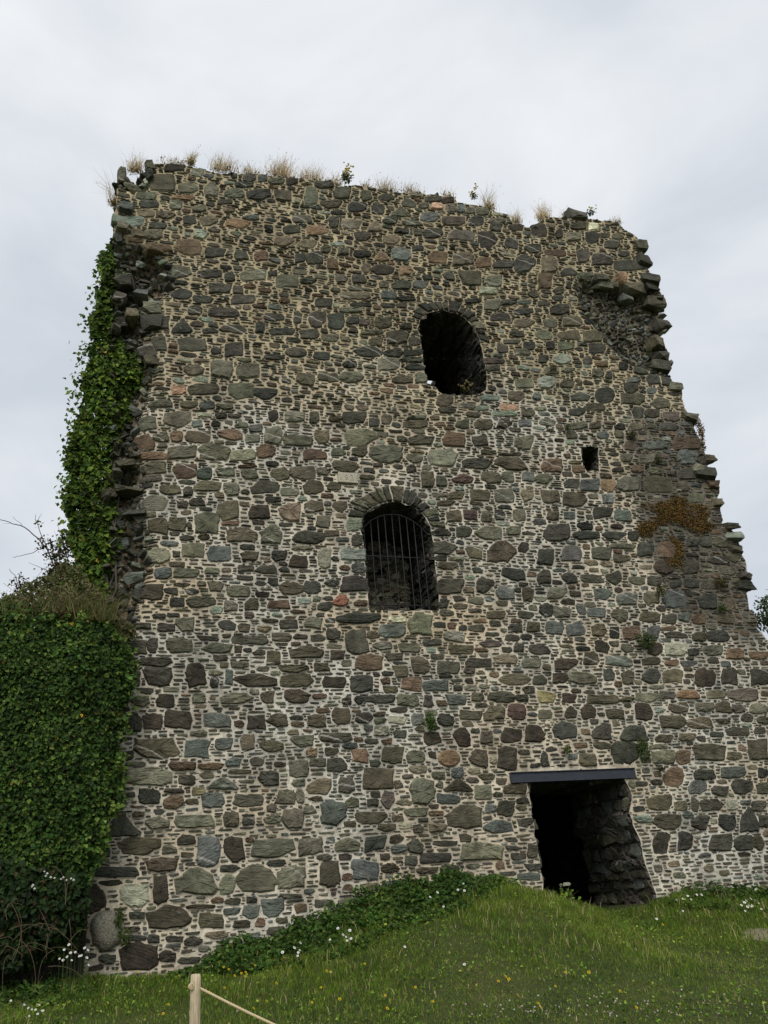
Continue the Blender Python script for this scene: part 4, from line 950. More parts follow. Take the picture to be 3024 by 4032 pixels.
# ================================================================== GRASS AND LEAVES
def blades(base, h, w_, lean, az, droop=None):
    n = len(base)
    d = np.stack([np.cos(az), np.sin(az), np.zeros(n)], 1)
    fa = az + np.pi / 2 + rng.normal(0, 0.6, n)
    s_ = np.stack([np.cos(fa), np.sin(fa), np.zeros(n)], 1) * w_[:, None] * 0.5
    u = np.array([0, 0, 1.0])
    hh = h[:, None]; le = (lean * h)[:, None]
    mid = base + u * hh * 0.55 + d * le * 0.28
    tip = base + u * hh * np.sqrt(np.clip(1 - (le / hh) ** 2 * 0.5, 0.2, 1)) + d * le
    V = np.stack([base - s_, base + s_, mid + s_ * 0.75, mid - s_ * 0.75, tip], 1).reshape(-1, 3)
    i = np.arange(n)[:, None] * 5
    return V, i + np.array([[0, 1, 2, 3]]), i + np.array([[3, 2, 4]])

def leaves(pos, nrm, size, aspect=0.62, fold=0.25, droop=0.6):
    n = len(pos)
    nrm = nrm / (np.linalg.norm(nrm, axis=1)[:, None] + 1e-9)
    t = rng.normal(0, 1, (n, 3)) + np.array([0, 0, -droop * 1.8]); t -= nrm * (t * nrm).sum(1)[:, None]; t /= np.linalg.norm(t, axis=1)[:, None] + 1e-9
    b = np.cross(nrm, t); s_ = size[:, None]
    a = pos; m = pos + t * s_ * 0.42
    l_ = m + b * s_ * aspect * 0.5 + nrm * s_ * fold * rng.uniform(-0.2, 1, (n, 1)); r_ = m - b * s_ * aspect * 0.5 + nrm * s_ * fold * rng.uniform(-0.2, 1, (n, 1))
    tip = pos + t * s_ - nrm * s_ * 0.15
    V = np.stack([a, l_, tip, r_], 1).reshape(-1, 3)
    i = np.arange(n)[:, None] * 4
    return V, i + np.array([[0, 1, 2]]), i + np.array([[0, 2, 3]])

def mixcol(n, cols, p, var=0.2):
    c = np.array(cols)[rng.choice(len(cols), n, p=np.array(p) / sum(p))]
    return np.clip(c * (1 + var * rng.standard_normal((n, 1))) * (1 + 0.08 * rng.standard_normal((n, 3))), 0.003, 0.9)

G_DARK, G_MID, G_YEL, G_STRAW, G_BLUE = (0.066, 0.130, 0.016), (0.145, 0.235, 0.028), (0.28, 0.345, 0.055), (0.46, 0.39, 0.2), (0.07, 0.12, 0.03)
# turf
n = 210000
x = rng.uniform(-3.2, 12.8, n); y = -0.12 - 7.6 * rng.random(n) ** 1.15
ok = ~(inpoly(x, y, patch_poly) & (rng.random(n) < 0.5))
# only where the view or a step beside it can see it
vx = (x / (y + DIST)); ok &= (vx > -0.24) & (vx < 1.0)
dj = (x > 6.3) & (x < 8.4) & (y > -0.25); ok &= ~dj
x, y = x[ok], y[ok]; n = len(x)
tall = np.clip(1.25 + 0.24 * (y + 0.6) + 1.6 * fbm(x * 0.9, y * 0.9, 60, 3), 0.45, 1.8)
h = rng.uniform(0.05, 0.12, n) * tall; 
stalk = rng.random(n) < 0.018; h[stalk] *= rng.uniform(1.3, 2.4, stalk.sum()); h *= 0.75 + 0.9 * np.clip(fbm(x * 2.6, y * 2.6, 66, 3) + 0.25, 0, 1)
zz = gz(x, y) - 0.01
f1 = fbm(x * 0.7, y * 0.7, 70, 4); f2 = fbm(x * 3, y * 3, 75, 3)
pt = np.clip(0.45 + 1.5 * f1 + 0.7 * f2 - 0.05 * (y + 3), 0, 1)
col = np.array(G_DARK) * (1 - pt[:, None]) + np.array(G_YEL) * pt[:, None]
col = 0.5 * col + 0.5 * mixcol(n, [G_DARK, G_MID, G_YEL, G_BLUE], [2, 4, 2.2, 1])
dry = rng.random(n) < (0.03 + 0.11 * np.clip(f1 + f2 + 0.15, 0, 1)); col[dry] = mixcol(dry.sum(), [G_STRAW, (0.15, 0.13, 0.06), (0.20, 0.14, 0.08)], [2, 2, 1])
col[stalk] = mixcol(stalk.sum(), [G_STRAW, (0.16, 0.11, 0.07)], [2, 1])
V, Q, T = blades(np.stack([x, y, zz], 1), h, rng.uniform(0.005, 0.011, n), rng.uniform(0.15, 0.95, n), rng.uniform(0, 2 * np.pi, n))
o = mesh('grass', V, [Q, T], np.repeat(col, 5, 0), [M_GRASS]); tag(o, kind='stuff')

# low herbs among the turf
n = 26000
x = rng.uniform(-3.0, 12.5, n); y = -0.2 - 6.5 * rng.random(n)
f = fbm(x * 1.3, y * 1.3, 90, 3); ok = (f + 0.12 * rng.standard_normal(n) > 0.06) & (x / (y + DIST) > -0.22) & (x / (y + DIST) < 0.95) & ~inpoly(x, y, patch_poly); x, y = x[ok], y[ok]; n = len(x)
V, A, B = leaves(np.stack([x, y, gz(x, y) + rng.uniform(0.0, 0.09, n)], 1), rng.normal(0, 0.5, (n, 3)) + np.array([0, -0.3, 1]), rng.uniform(0.02, 0.05, n), 0.7, 0.2, 0.0)
o = mesh('low_herbs', V, [A, B], np.repeat(mixcol(n, [G_DARK, G_MID, G_YEL], [3, 4, 1]), 4, 0), [M_LEAF]); tag(o, kind='stuff')

# nettles and docks along the foot of the wall
def bed(name, x0, x1, n, hmax, label):
    ns = n // 14
    sx = rng.uniform(x0, x1, ns); sy = -0.12 - rng.random(ns) ** 1.5 * (0.35 + 1.15 * np.clip(1 - abs((sx - (x0 + x1) / 2) / ((x1 - x0) / 2)) ** 2, 0, 1))
    env = np.clip(np.minimum(sx - x0, x1 - sx) / 0.8, 0.25, 1)
    sh = hmax * rng.uniform(0.45, 1.0, ns) * env * np.clip(1.2 + 0.75 * sy, 0.22, 1)
    sh *= np.clip(0.85 + 1.5 * fbm(sx * 2.2, sy * 2.2, 160, 3), 0.35, 1.5)
    k = np.repeat(np.arange(ns), 14); q = rng.random(len(k))
    p = np.stack([sx[k] + rng.normal(0, 0.05, len(k)), sy[k] + rng.normal(0, 0.05, len(k)), gz(sx[k], sy[k]) + sh[k] * (0.15 + 0.85 * q)], 1)
    p[:, 1] = np.minimum(p[:, 1], -0.05)
    nr = rng.normal(0, 0.55, p.shape) + np.array([0, -0.35, 0.9])
    V, A, B = leaves(p, nr, rng.uniform(0.045, 0.10, len(k)), 0.6, 0.2, 0.3)
    c = np.repeat(mixcol(len(k), [(0.034, 0.078, 0.013), (0.055, 0.105, 0.018), (0.10, 0.15, 0.03)], [3.4, 3, 1.2]), 4, 0)
    o = mesh(name, V, [A, B], c, [M_LEAF]); tag(o, kind='stuff')
bx = lambda u, v: float(pix(u, v, -0.4)[0])
bed('nettle_bed', bx(690, 3800), bx(1990, 3440), 15000, 0.36, '')
bed('dock_bed', bx(2600, 3540), bx(3150, 3500), 5200, 0.26, '')
bed('weed_bed', bx(-150, 3860), bx(420, 3840), 3600, 0.30, '')

# clover heads in the near turf
n = 110
ku = rng.normal(2450, 520, 24); ki = rng.integers(0, 24, n); u = np.clip(ku[ki] + rng.normal(0, 60, n), 700, 3400); v = 4040 - np.abs(rng.normal(0, 52, n))
cv = []; cf = []; cc = []; q = 0
octv = np.array([(1, 0, 0), (-1, 0, 0), (0, 1, 0), (0, -1, 0), (0, 0, 1), (0, 0, -1)], float); octf = np.array([(0, 2, 4), (2, 1, 4), (1, 3, 4), (3, 0, 4), (2, 0, 5), (1, 2, 5), (3, 1, 5), (0, 3, 5)])
for a, b in zip(u, v):
    px_, py_, pz = hit(a, min(b, 4060)); r_ = rng.uniform(0.008, 0.013)
    cv.append(octv * r_ + (px_, py_, pz + rng.uniform(0.05, 0.10))); cf.append(octf + q); q += 6
    cc.append(np.repeat(mixcol(1, [(0.46, 0.44, 0.36), (0.36, 0.29, 0.24), (0.24, 0.18, 0.12)], [3, 2, 1], 0.1), 6, 0))
o = mesh('clover', np.concatenate(cv), [np.concatenate(cf)], np.concatenate(cc), [M_BLOOM]); tag(o, kind='stuff')

# ------------------------------------------------------------------ flowers
def flower_mesh(name, rad, petals, pcol, ccol, h):
    V = []; T = []; C_ = []
    v, f, t_ = tube([(0, 0, 0), (0.01, 0, h * 0.5), (0.0, 0.005, h)], 0.0025, 4); V.append(v); Q = [f]; T.append(t_); C_.append(np.repeat([[0.04, 0.07, 0.015]], len(v), 0)); n = len(v)
    tilt = rotm(0.9, 0.15, 0)      # heads lean towards the light over the slope
    for k in range(petals):
        a = 2 * np.pi * k / petals; d = np.array([np.cos(a), np.sin(a), 0.18]); s_ = np.array([-np.sin(a), np.cos(a), 0]) * rad * 0.36
        p = np.array([d * rad * 0.2, d * rad * 0.75 + s_, d * rad, d * rad * 0.75 - s_]) @ tilt.T + (0, 0.005, h)
        V.append(p); T.append(np.array([[0, 1, 2], [0, 2, 3]]) + n); n += 4; C_.append(np.repeat([pcol], 4, 0))
    p = (octv * rad * 0.3) @ tilt.T + (0, 0, h + 0.004); V.append(p); T.append(octf + n); n += 6; C_.append(np.repeat([ccol], 6, 0))
    me = mesh_data(name, np.concatenate(V), Q + [np.concatenate(T)], np.concatenate(C_), [M_BLOOM]); me['stem'] = h
    return me

DAISY = flower_mesh('daisy', 0.018, 11, (0.72, 0.72, 0.68), (0.55, 0.38, 0.03), 0.2)
TALL = flower_mesh('tall_daisy', 0.015, 11, (0.72, 0.72, 0.68), (0.55, 0.38, 0.03), 0.5)
BUTTER = flower_mesh('buttercup', 0.017, 5, (0.68, 0.46, 0.01), (0.5, 0.36, 0.02), 0.14)
def scatter(name, me, pts, label, cat, group, lift=0.0, Yfix=None, sc_=1.0):
    for u, v in pts:
        hs_ = me['stem'] if Yfix is None else 0; vv = v
        if Yfix is None:
            for _ in range(4):
                p = hit(u, vv); vv = min(v + hs_ * FPX / np.linalg.norm(np.array(p) - CAM), 4150)
            p = hit(u, vv)
        else:
            p = pix(u, v, Yfix + rng.normal(0, 0.06)); p = (p[0], p[1], p[2] - me['stem'])
        o = bpy.data.objects.new(name, me); sc.collection.objects.link(o)
        o.location = (p[0], p[1], p[2] + lift); o.rotation_euler = (0, 0, rng.uniform(-0.7, 0.7)); o.scale = [sc_ * rng.uniform(0.85, 1.2)] * 3
        tag(o, label, cat, group)
scatter('buttercup', BUTTER, [(880, 3820), (900, 3824), (950, 3850), (966, 3856), (925, 3866), (968, 3842), (1090, 3890), (884, 3902), (1005, 3812), (1290, 3846), (1266, 3900), (1340, 3955), (1230, 3960), (1520, 3932), (2012, 3880),
        (2000, 3862), (2236, 3845), (1970, 3876), (2330, 3856), (2196, 3896), (2620, 3656), (2748, 3668), (820, 3926), (662, 3972), (640, 4012), (1000, 3982), (1052, 3964), (2130, 3972), (2050, 3945), (2456, 3930), (2140, 3988), (2520, 3990), (1120, 3780), (540, 3850), (705, 3850), (1640, 3905), (1440, 3810), (1530, 3990), (1710, 3960)],
        'small yellow buttercup standing in the turf below the tower', 'buttercup', 'buttercups scattered in the turf')
scatter('daisy', TALL, [(236, 3748), (252, 3742), (268, 3752), (284, 3764), (296, 3748), (312, 3756), (330, 3762), (345, 3770), (350, 3792), (262, 3786), (246, 3800), (276, 3772), (318, 3778), (340, 3806)],
        'white ox-eye daisy in the clump at the foot of the ivy', 'daisy', 'daisies at the foot of the ivy', 0, -1.6)
scatter('daisy', DAISY, [(90, 3960), (105, 3972), (120, 3966), (134, 3980), (150, 3958), (166, 3974), (110, 3990), (142, 3996), (160, 3988), (36, 3946)],
        'small white daisy in the mown grass at the lower left corner', 'daisy', 'daisies in the lower left corner', 0, None, 0.62)
scatter('daisy', DAISY, [(1162, 3772), (1176, 3776), (1183, 3762), (1186, 3748), (1174, 3784), (1114, 3794)],
        'white daisy in the loose clump on the slope above the rope', 'daisy', 'daisies on the slope above the rope', 0.03)
scatter('daisy', DAISY, [(1334, 3690), (1356, 3714), (1366, 3708), (1382, 3704), (1370, 3722), (1386, 3730), (1302, 3722)],
        'white daisy in the clump below the dark nettles', 'daisy', 'daisies below the nettles', 0.03)
scatter('daisy', DAISY, [(1700, 3545), (1752, 3574), (1830, 3484), (1810, 3520), (1836, 3524), (1730, 3534), (1836, 3810), (1600, 3742)],
        'white daisy scattered on the mound left of the doorway', 'daisy', 'daisies on the mound')
scatter('daisy', DAISY, [(2676, 3556), (2700, 3552), (2722, 3548), (2734, 3554), (2758, 3542), (2778, 3546), (2700, 3594), (2600, 3640)],
        'white daisy in the thin row right of the doorway', 'daisy', 'daisies right of the doorway')
scatter('daisy', DAISY, [(2936, 3588), (2950, 3580), (2956, 3570), (2966, 3586), (2972, 3576), (2980, 3590), (2990, 3572), (2948, 3596), (2975, 3566), (3004, 3574), (2962, 3600), (2944, 3568), (3012, 3590)],
        'white daisy in the dense clump by the gravel at the right edge', 'daisy', 'daisies by the gravel')

def umbel(u, v, label, h):
    p = np.array(pix(u, v, -0.55)); zb = float(gz(p[0], p[1])); root = empty('cow_parsley', (p[0], p[1], zb)); tag(root, label, 'wildflower')
    hh = p[2] - zb
    P = [(p[0] + 0.05, p[1], zb), (p[0] + 0.02, p[1], zb + hh * 0.6), (p[0], p[1], p[2] - 0.05)]
    V, F, T = tube(P, 0.005, 5); mesh('stem', V, [F, T], np.repeat([[0.06, 0.09, 0.03]], len(V), 0), [M_LEAF], parent=root)
    vs = []; fs = []; n = 0
    for k in range(60):
        a, r_ = rng.uniform(0, 2 * np.pi), 0.085 * np.sqrt(rng.random())
        vs.append(octv * rng.uniform(0.008, 0.014) * (1, 1, 0.6) + (p[0] + r_ * np.cos(a), p[1] + r_ * np.sin(a), p[2] + rng.uniform(-0.02, 0.03) - 1.5 * r_ ** 2)); fs.append(octf + n); n += 6
    mesh('flower_head', np.concatenate(vs), [np.concatenate(fs)], np.repeat([[0.55, 0.56, 0.42]], n, 0), [M_BLOOM], parent=root)
    m = 40; pos = np.stack([p[0] + rng.normal(0, 0.07, m), p[1] + rng.normal(0, 0.07, m), zb + rng.uniform(0.02, max(hh, 0.12) * 0.8, m)], 1)
    V, A, B = leaves(pos, rng.normal(0, 0.6, (m, 3)) + (0, -0.3, 0.7), rng.uniform(0.05, 0.09, m)); mesh('leaves', V, [A, B], np.repeat(mixcol(m, [G_MID, G_DARK], [1, 1]), 4, 0), [M_LEAF], parent=root)
umbel(2225, 3482, 'cow parsley with a flat white head in front of the dark doorway', 0.5)
umbel(2008, 3472, 'cow parsley with a drooping white head against the left doorpost stones', 0.5)

# ================================================================== IVY
def cover(poly, Yf, n, size, jit, name, parent, cols, p, mat=M_LEAF, push=0.0, nmean=(0, -1, 0.35), droop=0.8, asp=0.8, patch=0.0, nn_=0.55):
    """leaves over a region traced on the plane y = Yf, bulging towards its middle"""
    W = pw(poly, Yf)
    x0, z0 = W.min(0); x1, z1 = W.max(0)
    k = int(n * 2.6); x = rng.uniform(x0, x1, k); z = rng.uniform(z0, z1, k)
    wob = 0.10 * patch
    ok = inpoly(x + wob * 2 * fbm(x * 2.4, z * 2.4, 101, 3), z + wob * 2 * fbm(x * 2.4, z * 2.4, 105, 3), W); x, z = x[ok][:n], z[ok][:n]; k = len(x)
    dmin = np.full(k, 9.0)
    for i in range(len(W)):
        a, b = W[i], W[(i + 1) % len(W)]; d = b - a; t = np.clip(((x - a[0]) * d[0] + (z - a[1]) * d[1]) / (d @ d + 1e-9), 0, 1)
        dmin = np.minimum(dmin, np.hypot(x - a[0] - t * d[0], z - a[1] - t * d[1]))
    if name == 'stonecrop':
        q = np.clip(0.12 + dmin / 0.13, 0.0, 1) * np.clip(1.0 + 2.4 * fbm(x * 7, z * 7, 131, 3), 0, 1); kp_ = rng.random(k) < q
        x, z, dmin = x[kp_], z[kp_], dmin[kp_]; k = len(x)
    bul = push * np.sqrt(np.clip(dmin / 0.8, 0, 1)) + 0.30 * push * (fbm(x * 1.6, z * 1.6, 110, 3) * 2 + fbm(x * 5, z * 5, 115, 2))
    y = Yf + push * 0.5 - bul + np.abs(rng.normal(0, jit, k))
    # keep the traced outline at every depth
    s_ = (y + DIST) / (Yf + DIST)
    pos = np.stack([x * s_, y, EYE + (z - EYE) * s_], 1)
    nr = rng.normal(0, nn_, (k, 3)) + np.array(nmean)
    V, A, B = leaves(pos, nr, rng.uniform(*size, k), asp, 0.18, droop)
    c = mixcol(k, cols, p)
    g_ = fbm(x * 1.4, z * 1.4, 120, 3)[:, None]; c = c * (0.9 + 0.95 * g_)
    return mesh(name, V, [A, B], np.repeat(np.clip(c, 0.002, 0.9), 4, 0), [mat], parent=parent)

IV = [(0.031, 0.070, 0.014), (0.058, 0.108, 0.018), (0.115, 0.172, 0.032), (0.015, 0.030, 0.007), (0.45, 0.28, 0.04)]
HEDGE = [(-350, 2370), (0, 2382), (70, 2368), (130, 2398), (200, 2392), (260, 2430), (330, 2412), (420, 2450), (500, 2530), (525, 2600), (530, 2700), (505, 2780), (500, 2850), (470, 2950), (480, 3050), (490, 3130), (450, 3190), (420, 3270), (400, 3350), (340, 3430), (310, 3520), (330, 3600), (310, 3680),
         (240, 3760), (80, 3820), (-350, 3840)]
low = empty('ivy_clad_wall', (-1.9, -0.2, 0.9)); tag(low, 'low wall wholly covered in dark green ivy left of the tower', 'ivy wall')
top = pix(0, 2440, -0.4)[2]
V, F = box(-4.4, -0.42, -0.42, 1.3, 0.4, top - 0.25)
mesh('wall_core', V, [F], None, [mat_simple('dead_ivy_stems', (0.016, 0.017, 0.010), 0.95, 12, 0.4, 1.4, 0, 1.0, dist=0.05)], parent=low)
cover(HEDGE, -0.62, 56000, (0.04, 0.085), 0.08, 'foliage', low, IV, [3.2, 3.6, 1.3, 2.0, 0.035], push=0.34, patch=1.9)
HE = np.array([(0, 2400), (120, 2405), (230, 2425), (330, 2410), (420, 2455), (495, 2540), (520, 2610), (520, 2700), (500, 2790), (495, 2860), (468, 2960), (475, 3060), (480, 3140), (440, 3210), (410, 3290), (390, 3360)], float)
vs, fa, fb, cl, q = [], [], [], [], 0
for k in range(120):                                           # shoots that break the outline
    s0 = rng.uniform(0, len(HE) - 1.01); p0 = HE[int(s0)] * (1 - s0 % 1) + HE[int(s0) + 1] * (s0 % 1)
    out_ = np.array([0.3, -1.0]) if s0 < 4 else np.array([1.0, -0.25 + rng.normal(0, 0.4)])
    m = int(rng.integers(4, 14)); Ys = rng.uniform(-0.75, -0.25)
    sp = np.array([pix(*(p0 + out_ * (rng.uniform(0.5, 4.5) * s_ - 12) + rng.normal(0, 5, 2)), Ys) for s_ in range(m)])
    V, A, B = leaves(sp, rng.normal(0, 0.6, (m, 3)) + (0.1, -0.8, 0.5), rng.uniform(0.04, 0.095, m), 0.8, 0.18, 0.3)
    vs.append(V); fa.append(A + q); fb.append(B + q); q += len(V); cl.append(np.repeat(mixcol(m, [IV[1], IV[2], IV[0]], [1, 1.6, 0.6]), 4, 0))
mesh('leaves', np.concatenate(vs), [np.concatenate(fa), np.concatenate(fb)], np.concatenate(cl), [M_LEAF], parent=low)

TIVY = [(452, 930), (458, 1010), (470, 1060), (462, 1200), (466, 1300), (530, 1385), (566, 1420), (560, 1500), (520, 1530), (500, 1560), (520, 1630), (500, 1660), (480, 1760), (440, 1810), (470, 1860), (455, 1960), (470, 2010), (460, 2080), (470, 2150), (440, 2260), (450, 2320), (430, 2400), (250, 2420), (255, 2330),
        (285, 2240), (275, 2130), (290, 2060), (235, 1980), (262, 1930), (278, 1900), (255, 1800), (292, 1720), (300, 1640), (330, 1560), (318, 1480), (345, 1420), (372, 1330), (368, 1240), (385, 1190), (395, 1130), (388, 1040), (405, 985), (430, 985), (440, 940)]
ivy = empty('climbing_ivy', (-0.9, 0.3, 6.0)); tag(ivy, 'bright green ivy climbing the broken left corner of the tower', 'ivy')
cover(TIVY, 0.14, 12500, (0.06, 0.125), 0.12, 'foliage', ivy, [(0.056, 0.108, 0.015), (0.098, 0.165, 0.022), (0.175, 0.25, 0.036), (0.022, 0.04, 0.010), (0.45, 0.32, 0.05)], [3, 3.4, 2.2, 1.5, 0.03], push=0.26, patch=1.3)
sv, sa, sb, scl, q = [], [], [], [], 0
for k in range(46):                                            # loose sprays standing off the mass
    v0 = rng.uniform(960, 2350); u0 = np.interp(v0, [960, 1200, 1480, 1720, 1980, 2130, 2350], [415, 378, 322, 285, 250, 272, 262]) + rng.uniform(-6, 16)
    m = int(rng.integers(5, 16)); st_p = np.array([pix(u0 - s_ * rng.uniform(2, 5), v0 - s_ * rng.uniform(-3, 4) + 10, 0.1) for s_ in range(m)])
    V, A, B = leaves(st_p + rng.normal(0, 0.035, (m, 3)), rng.normal(0, 0.6, (m, 3)) + (-0.3, -0.8, 0.4), rng.uniform(0.05, 0.11, m), 0.8, 0.18, 0.5)
    sv.append(V); sa.append(A + q); sb.append(B + q); q += len(V); scl.append(np.repeat(mixcol(m, [(0.06, 0.11, 0.016), (0.13, 0.19, 0.03)], [1, 1]), 4, 0))
mesh('leaves', np.concatenate(sv), [np.concatenate(sa), np.concatenate(sb)], np.concatenate(scl), [M_LEAF], parent=ivy)
for k in range(16):
    u0 = rng.uniform(300, 440); P = []
    for v in np.linspace(2380, rng.uniform(1150, 1900), 14): P.append(pix(u0 + (2380 - v) * 0.055 + rng.normal(0, 9), v, 0.24))
    P = np.array(P); V, F, T = tube(P, np.linspace(0.022, 0.006, len(P)), 5); mesh('stem', V, [F, T], None, [M_BARK], None, True, None, ivy)

# ------------------------------------------------------------------ bramble at the foot of the ivy
br = empty('bramble', (-1.2, -1.0, 1.0)); tag(br, 'tangled bramble with pale blossom at the foot of the ivy wall', 'bramble')
cover([(-300, 3420), (60, 3380), (200, 3430), (330, 3440), (350, 3560), (290, 3650), (180, 3720), (60, 3800), (-300, 3880)], -1.0, 5200, (0.05, 0.11), 0.1, 'foliage', br, [(0.014, 0.030, 0.008), (0.026, 0.052, 0.011), (0.06, 0.04, 0.02)], [3, 2, 0.25], push=0.2, patch=1.0)
for k in range(26):
    a = np.array([rng.uniform(-60, 380), rng.uniform(3560, 3820)]); b = a + rng.normal(0, 110, 2); m = (a + b) / 2 + (rng.normal(0, 30), -rng.uniform(20, 90))
    P = np.array([pix(*(a * (1 - t) ** 2 + 2 * m * t * (1 - t) + b * t * t), -1.22) for t in np.linspace(0, 1, 9)])
    V, F, T = tube(P, np.linspace(0.0035, 0.0018, 9), 4); mesh('cane', V, [F, T], None, [mat_simple('bramble_cane', (0.13, 0.095, 0.06), 0.8) if k == 0 else bpy.data.materials['bramble_cane']], parent=br)
vs = []; fs = []; n = 0
for u, v in [(175, 3432), (186, 3440), (200, 3455), (215, 3458), (240, 3462), (262, 3466), (280, 3460), (290, 3466), (130, 3486), (136, 3500), (126, 3492), (180, 3450), (250, 3455)]:
    vs.append(octv * rng.uniform(0.012, 0.02) + pix(u, v, -1.3)); fs.append(octf + n); n += 6
mesh('blossom', np.concatenate(vs), [np.concatenate(fs)], np.repeat([[0.66, 0.66, 0.58]], n, 0), [M_BLOOM], parent=br)

# ------------------------------------------------------------------ dry grass on the ivy wall and along the crest of the tower
def tuft(u, v, Y, w_px, h, n, label, cols, p, lean=(0.25, 0.6), seed=True, name='grass_tuft', group=None):
    c = pix(u, v, Y); wd = w_px / FPX * (Y + DIST) * 1.15
    k = n; bx_ = c[0] + rng.normal(0, wd * 0.28, k); by = c[1] + rng.normal(0, 0.05, k)
    hh = 1.2 * h * rng.random(k) ** 0.7 + 0.04; az = rng.normal(-0.1, 0.9, k); az = np.where(rng.random(k) < 0.28, az + np.pi, az)
    V, Q, T = blades(np.stack([bx_, by, np.full(k, c[2] - 0.06)], 1), hh, rng.uniform(0.005, 0.010, k), rng.uniform(*lean, k), az)
    C_ = np.repeat(mixcol(k, cols, p), 5, 0)
    if seed:
        m = max(3, k // 9); i = rng.integers(0, k, m); tip = V.reshape(-1, 5, 3)[i, 4]
        V2, A, B = leaves(tip, rng.normal(0, 1, (m, 3)), rng.uniform(0.03, 0.06, m), 0.25, 0, -0.3)
        V = np.concatenate([V, V2]); T = np.concatenate([T, A + 5 * k, B + 5 * k]); C_ = np.concatenate([C_, np.repeat(mixcol(m, [(0.36, 0.29, 0.17), (0.25, 0.2, 0.13)], [1, 1]), 4, 0)])
    # root mat of soil and dead leaves
    m = 60; V3, A, B = leaves(np.stack([c[0] + rng.normal(0, wd * 0.3, m), c[1] + rng.normal(0, 0.06, m), c[2] + rng.uniform(-0.08, 0.06, m)], 1), rng.normal(0, 0.6, (m, 3)) + (0, -0.5, 0.6), rng.uniform(0.03, 0.07, m))
    V = np.concatenate([V, V3]); T = np.concatenate([T, A + len(V) - 4 * m, B + len(V) - 4 * m]); C_ = np.concatenate([C_, np.repeat(mixcol(m, [(0.18, 0.13, 0.07), (0.12, 0.11, 0.05), (0.3, 0.23, 0.12)], [2, 2, 1]), 4, 0)])
    o = mesh(name, V, [Q, T], C_, [M_DRY]); tag(o, label, 'grass tuft', group)
STRAW = [(0.62, 0.48, 0.26), (0.50, 0.40, 0.22), (0.26, 0.24, 0.11), (0.72, 0.60, 0.40)]
for u, v, w_, h, n, lab in [(535, 668, 70, .42, 260, 'straw tuft in the notch between the two top left corner stones'),
    (690, 642, 120, .16, 200, 'short straw tuft on the crest above the big brown top stone'),
    (752, 640, 34, .34, 160, 'upright golden tuft standing alone near the left of the crest'),
    (880, 668, 120, .40, 320, 'long-stalked straw tuft on a dark root mat, left third of the crest'),
    (985, 686, 110, .30, 240, 'pale tuft between the two long-stalked tufts of the crest'),
    (1105, 692, 110, .52, 420, 'tallest bushy tuft of the crest, with green and straw stalks'),
    (1225, 706, 110, .40, 340, 'wide straw tuft left of the yellow ragwort'),
    (1320, 730, 70, .34, 200, 'pale thin tuft touching the left side of the ragwort'),
    (1440, 738, 60, .20, 120, 'sparse short tuft just right of the ragwort'),
    (1520, 750, 90, .36, 260, 'pale straw tuft on the middle of the crest'),
    (1620, 757, 120, .26, 220, 'low wispy tuft right of the crest middle'),
    (1760, 775, 70, .22, 120, 'sparse wisps beside the dark flat capping stone'),
    (1925, 822, 60, .58, 240, 'windblown tall tuft right of the small ragwort'),
    (2030, 874, 60, .34, 220, 'straw tuft on the left lip of the crest gap'),
    (2140, 862, 70, .50, 300, 'bushy straw tuft on the right lip of the crest gap'),
    (2225, 856, 60, .26, 120, 'wispy tuft just left of the lone top block'),
    (2425, 876, 50, .22, 90, 'tiny reddish tuft at the right end of the crest')]:
    tuft(u, v, 0.22, w_, h, n, lab, STRAW, [3, 3, 1.6, 1.4], group='dry grass tufts on the tower crest')
tuft(447, 800, 0.35, 36, .62, 140, 'dry tuft hanging off the top left edge of the tower', STRAW, [3, 3, 1, 1], (0.5, 0.95), group='dry grass tufts on the tower crest')
GR = [(0.17, 0.20, 0.06), (0.11, 0.14, 0.04), (0.36, 0.31, 0.16), (0.24, 0.17, 0.09)]
for u, v, w_, h, n, lab in [(90, 2410, 160, .35, 160, 'mixed green grass on the ivy wall under the bare shrub'), (260, 2400, 150, .40, 190, 'olive grass clump on the middle of the ivy wall top'), (390, 2430, 130, .52, 200, 'long drooping dry grass where the ivy wall meets the tower')]:
    tuft(u, v, -0.5, w_, h, n, lab, GR, [3, 2.4, 2, 1], (0.5, 1.15), group='grass on top of the ivy wall')

# ------------------------------------------------------------------ flowering and creeping plants on the masonry
def clump(name, u, v, Y, w_px, h_px, n, size, cols, p, label, cat, flowers=None, asp=0.55, dep=0.09):
    c = pix(u, v, Y); k = (Y + DIST) / FPX * 1.12; W, H_ = w_px * k, h_px * k
    q = rng.normal(0, 1, (n, 3)); q /= np.linalg.norm(q, axis=1)[:, None]; q *= (rng.random((n, 1)) ** 0.45)
    pos = c + q * (W / 2, dep, H_ / 2) + (0, -dep * 0.6, 0)
    pos[:, 0] += 0.25 * W * fbm(pos[:, 2] * 9, pos[:, 0] * 9, int(u) % 50, 2)
    V, A, B = leaves(pos, rng.normal(0, 0.6, (n, 3)) + (0, -0.9, 0.4), rng.uniform(*size, n), asp, 0.2, 0.3)
    C_ = np.repeat(mixcol(n, cols, p), 4, 0); T = np.concatenate([A, B])
    root = mesh(name, V, [T], C_, [M_LEAF], base=c); tag(root, label, cat)
    if flowers:
        vs = []; fs = []; m = 0
        for _ in range(flowers[0]):
            d = rng.normal(0, 1, 3) * (W * 0.26, dep, H_ * 0.18) + (0, -dep * 1.6, H_ * 0.38)
            vs.append(octv * rng.uniform(0.02, 0.034) + c + d); fs.append(octf + m); m += 6
        mesh('blossom', np.concatenate(vs), [np.concatenate(fs)], np.repeat([flowers[1]], m, 0), [M_BLOOM], parent=root, base=c)
    return root
YEL = (0.68, 0.56, 0.07)
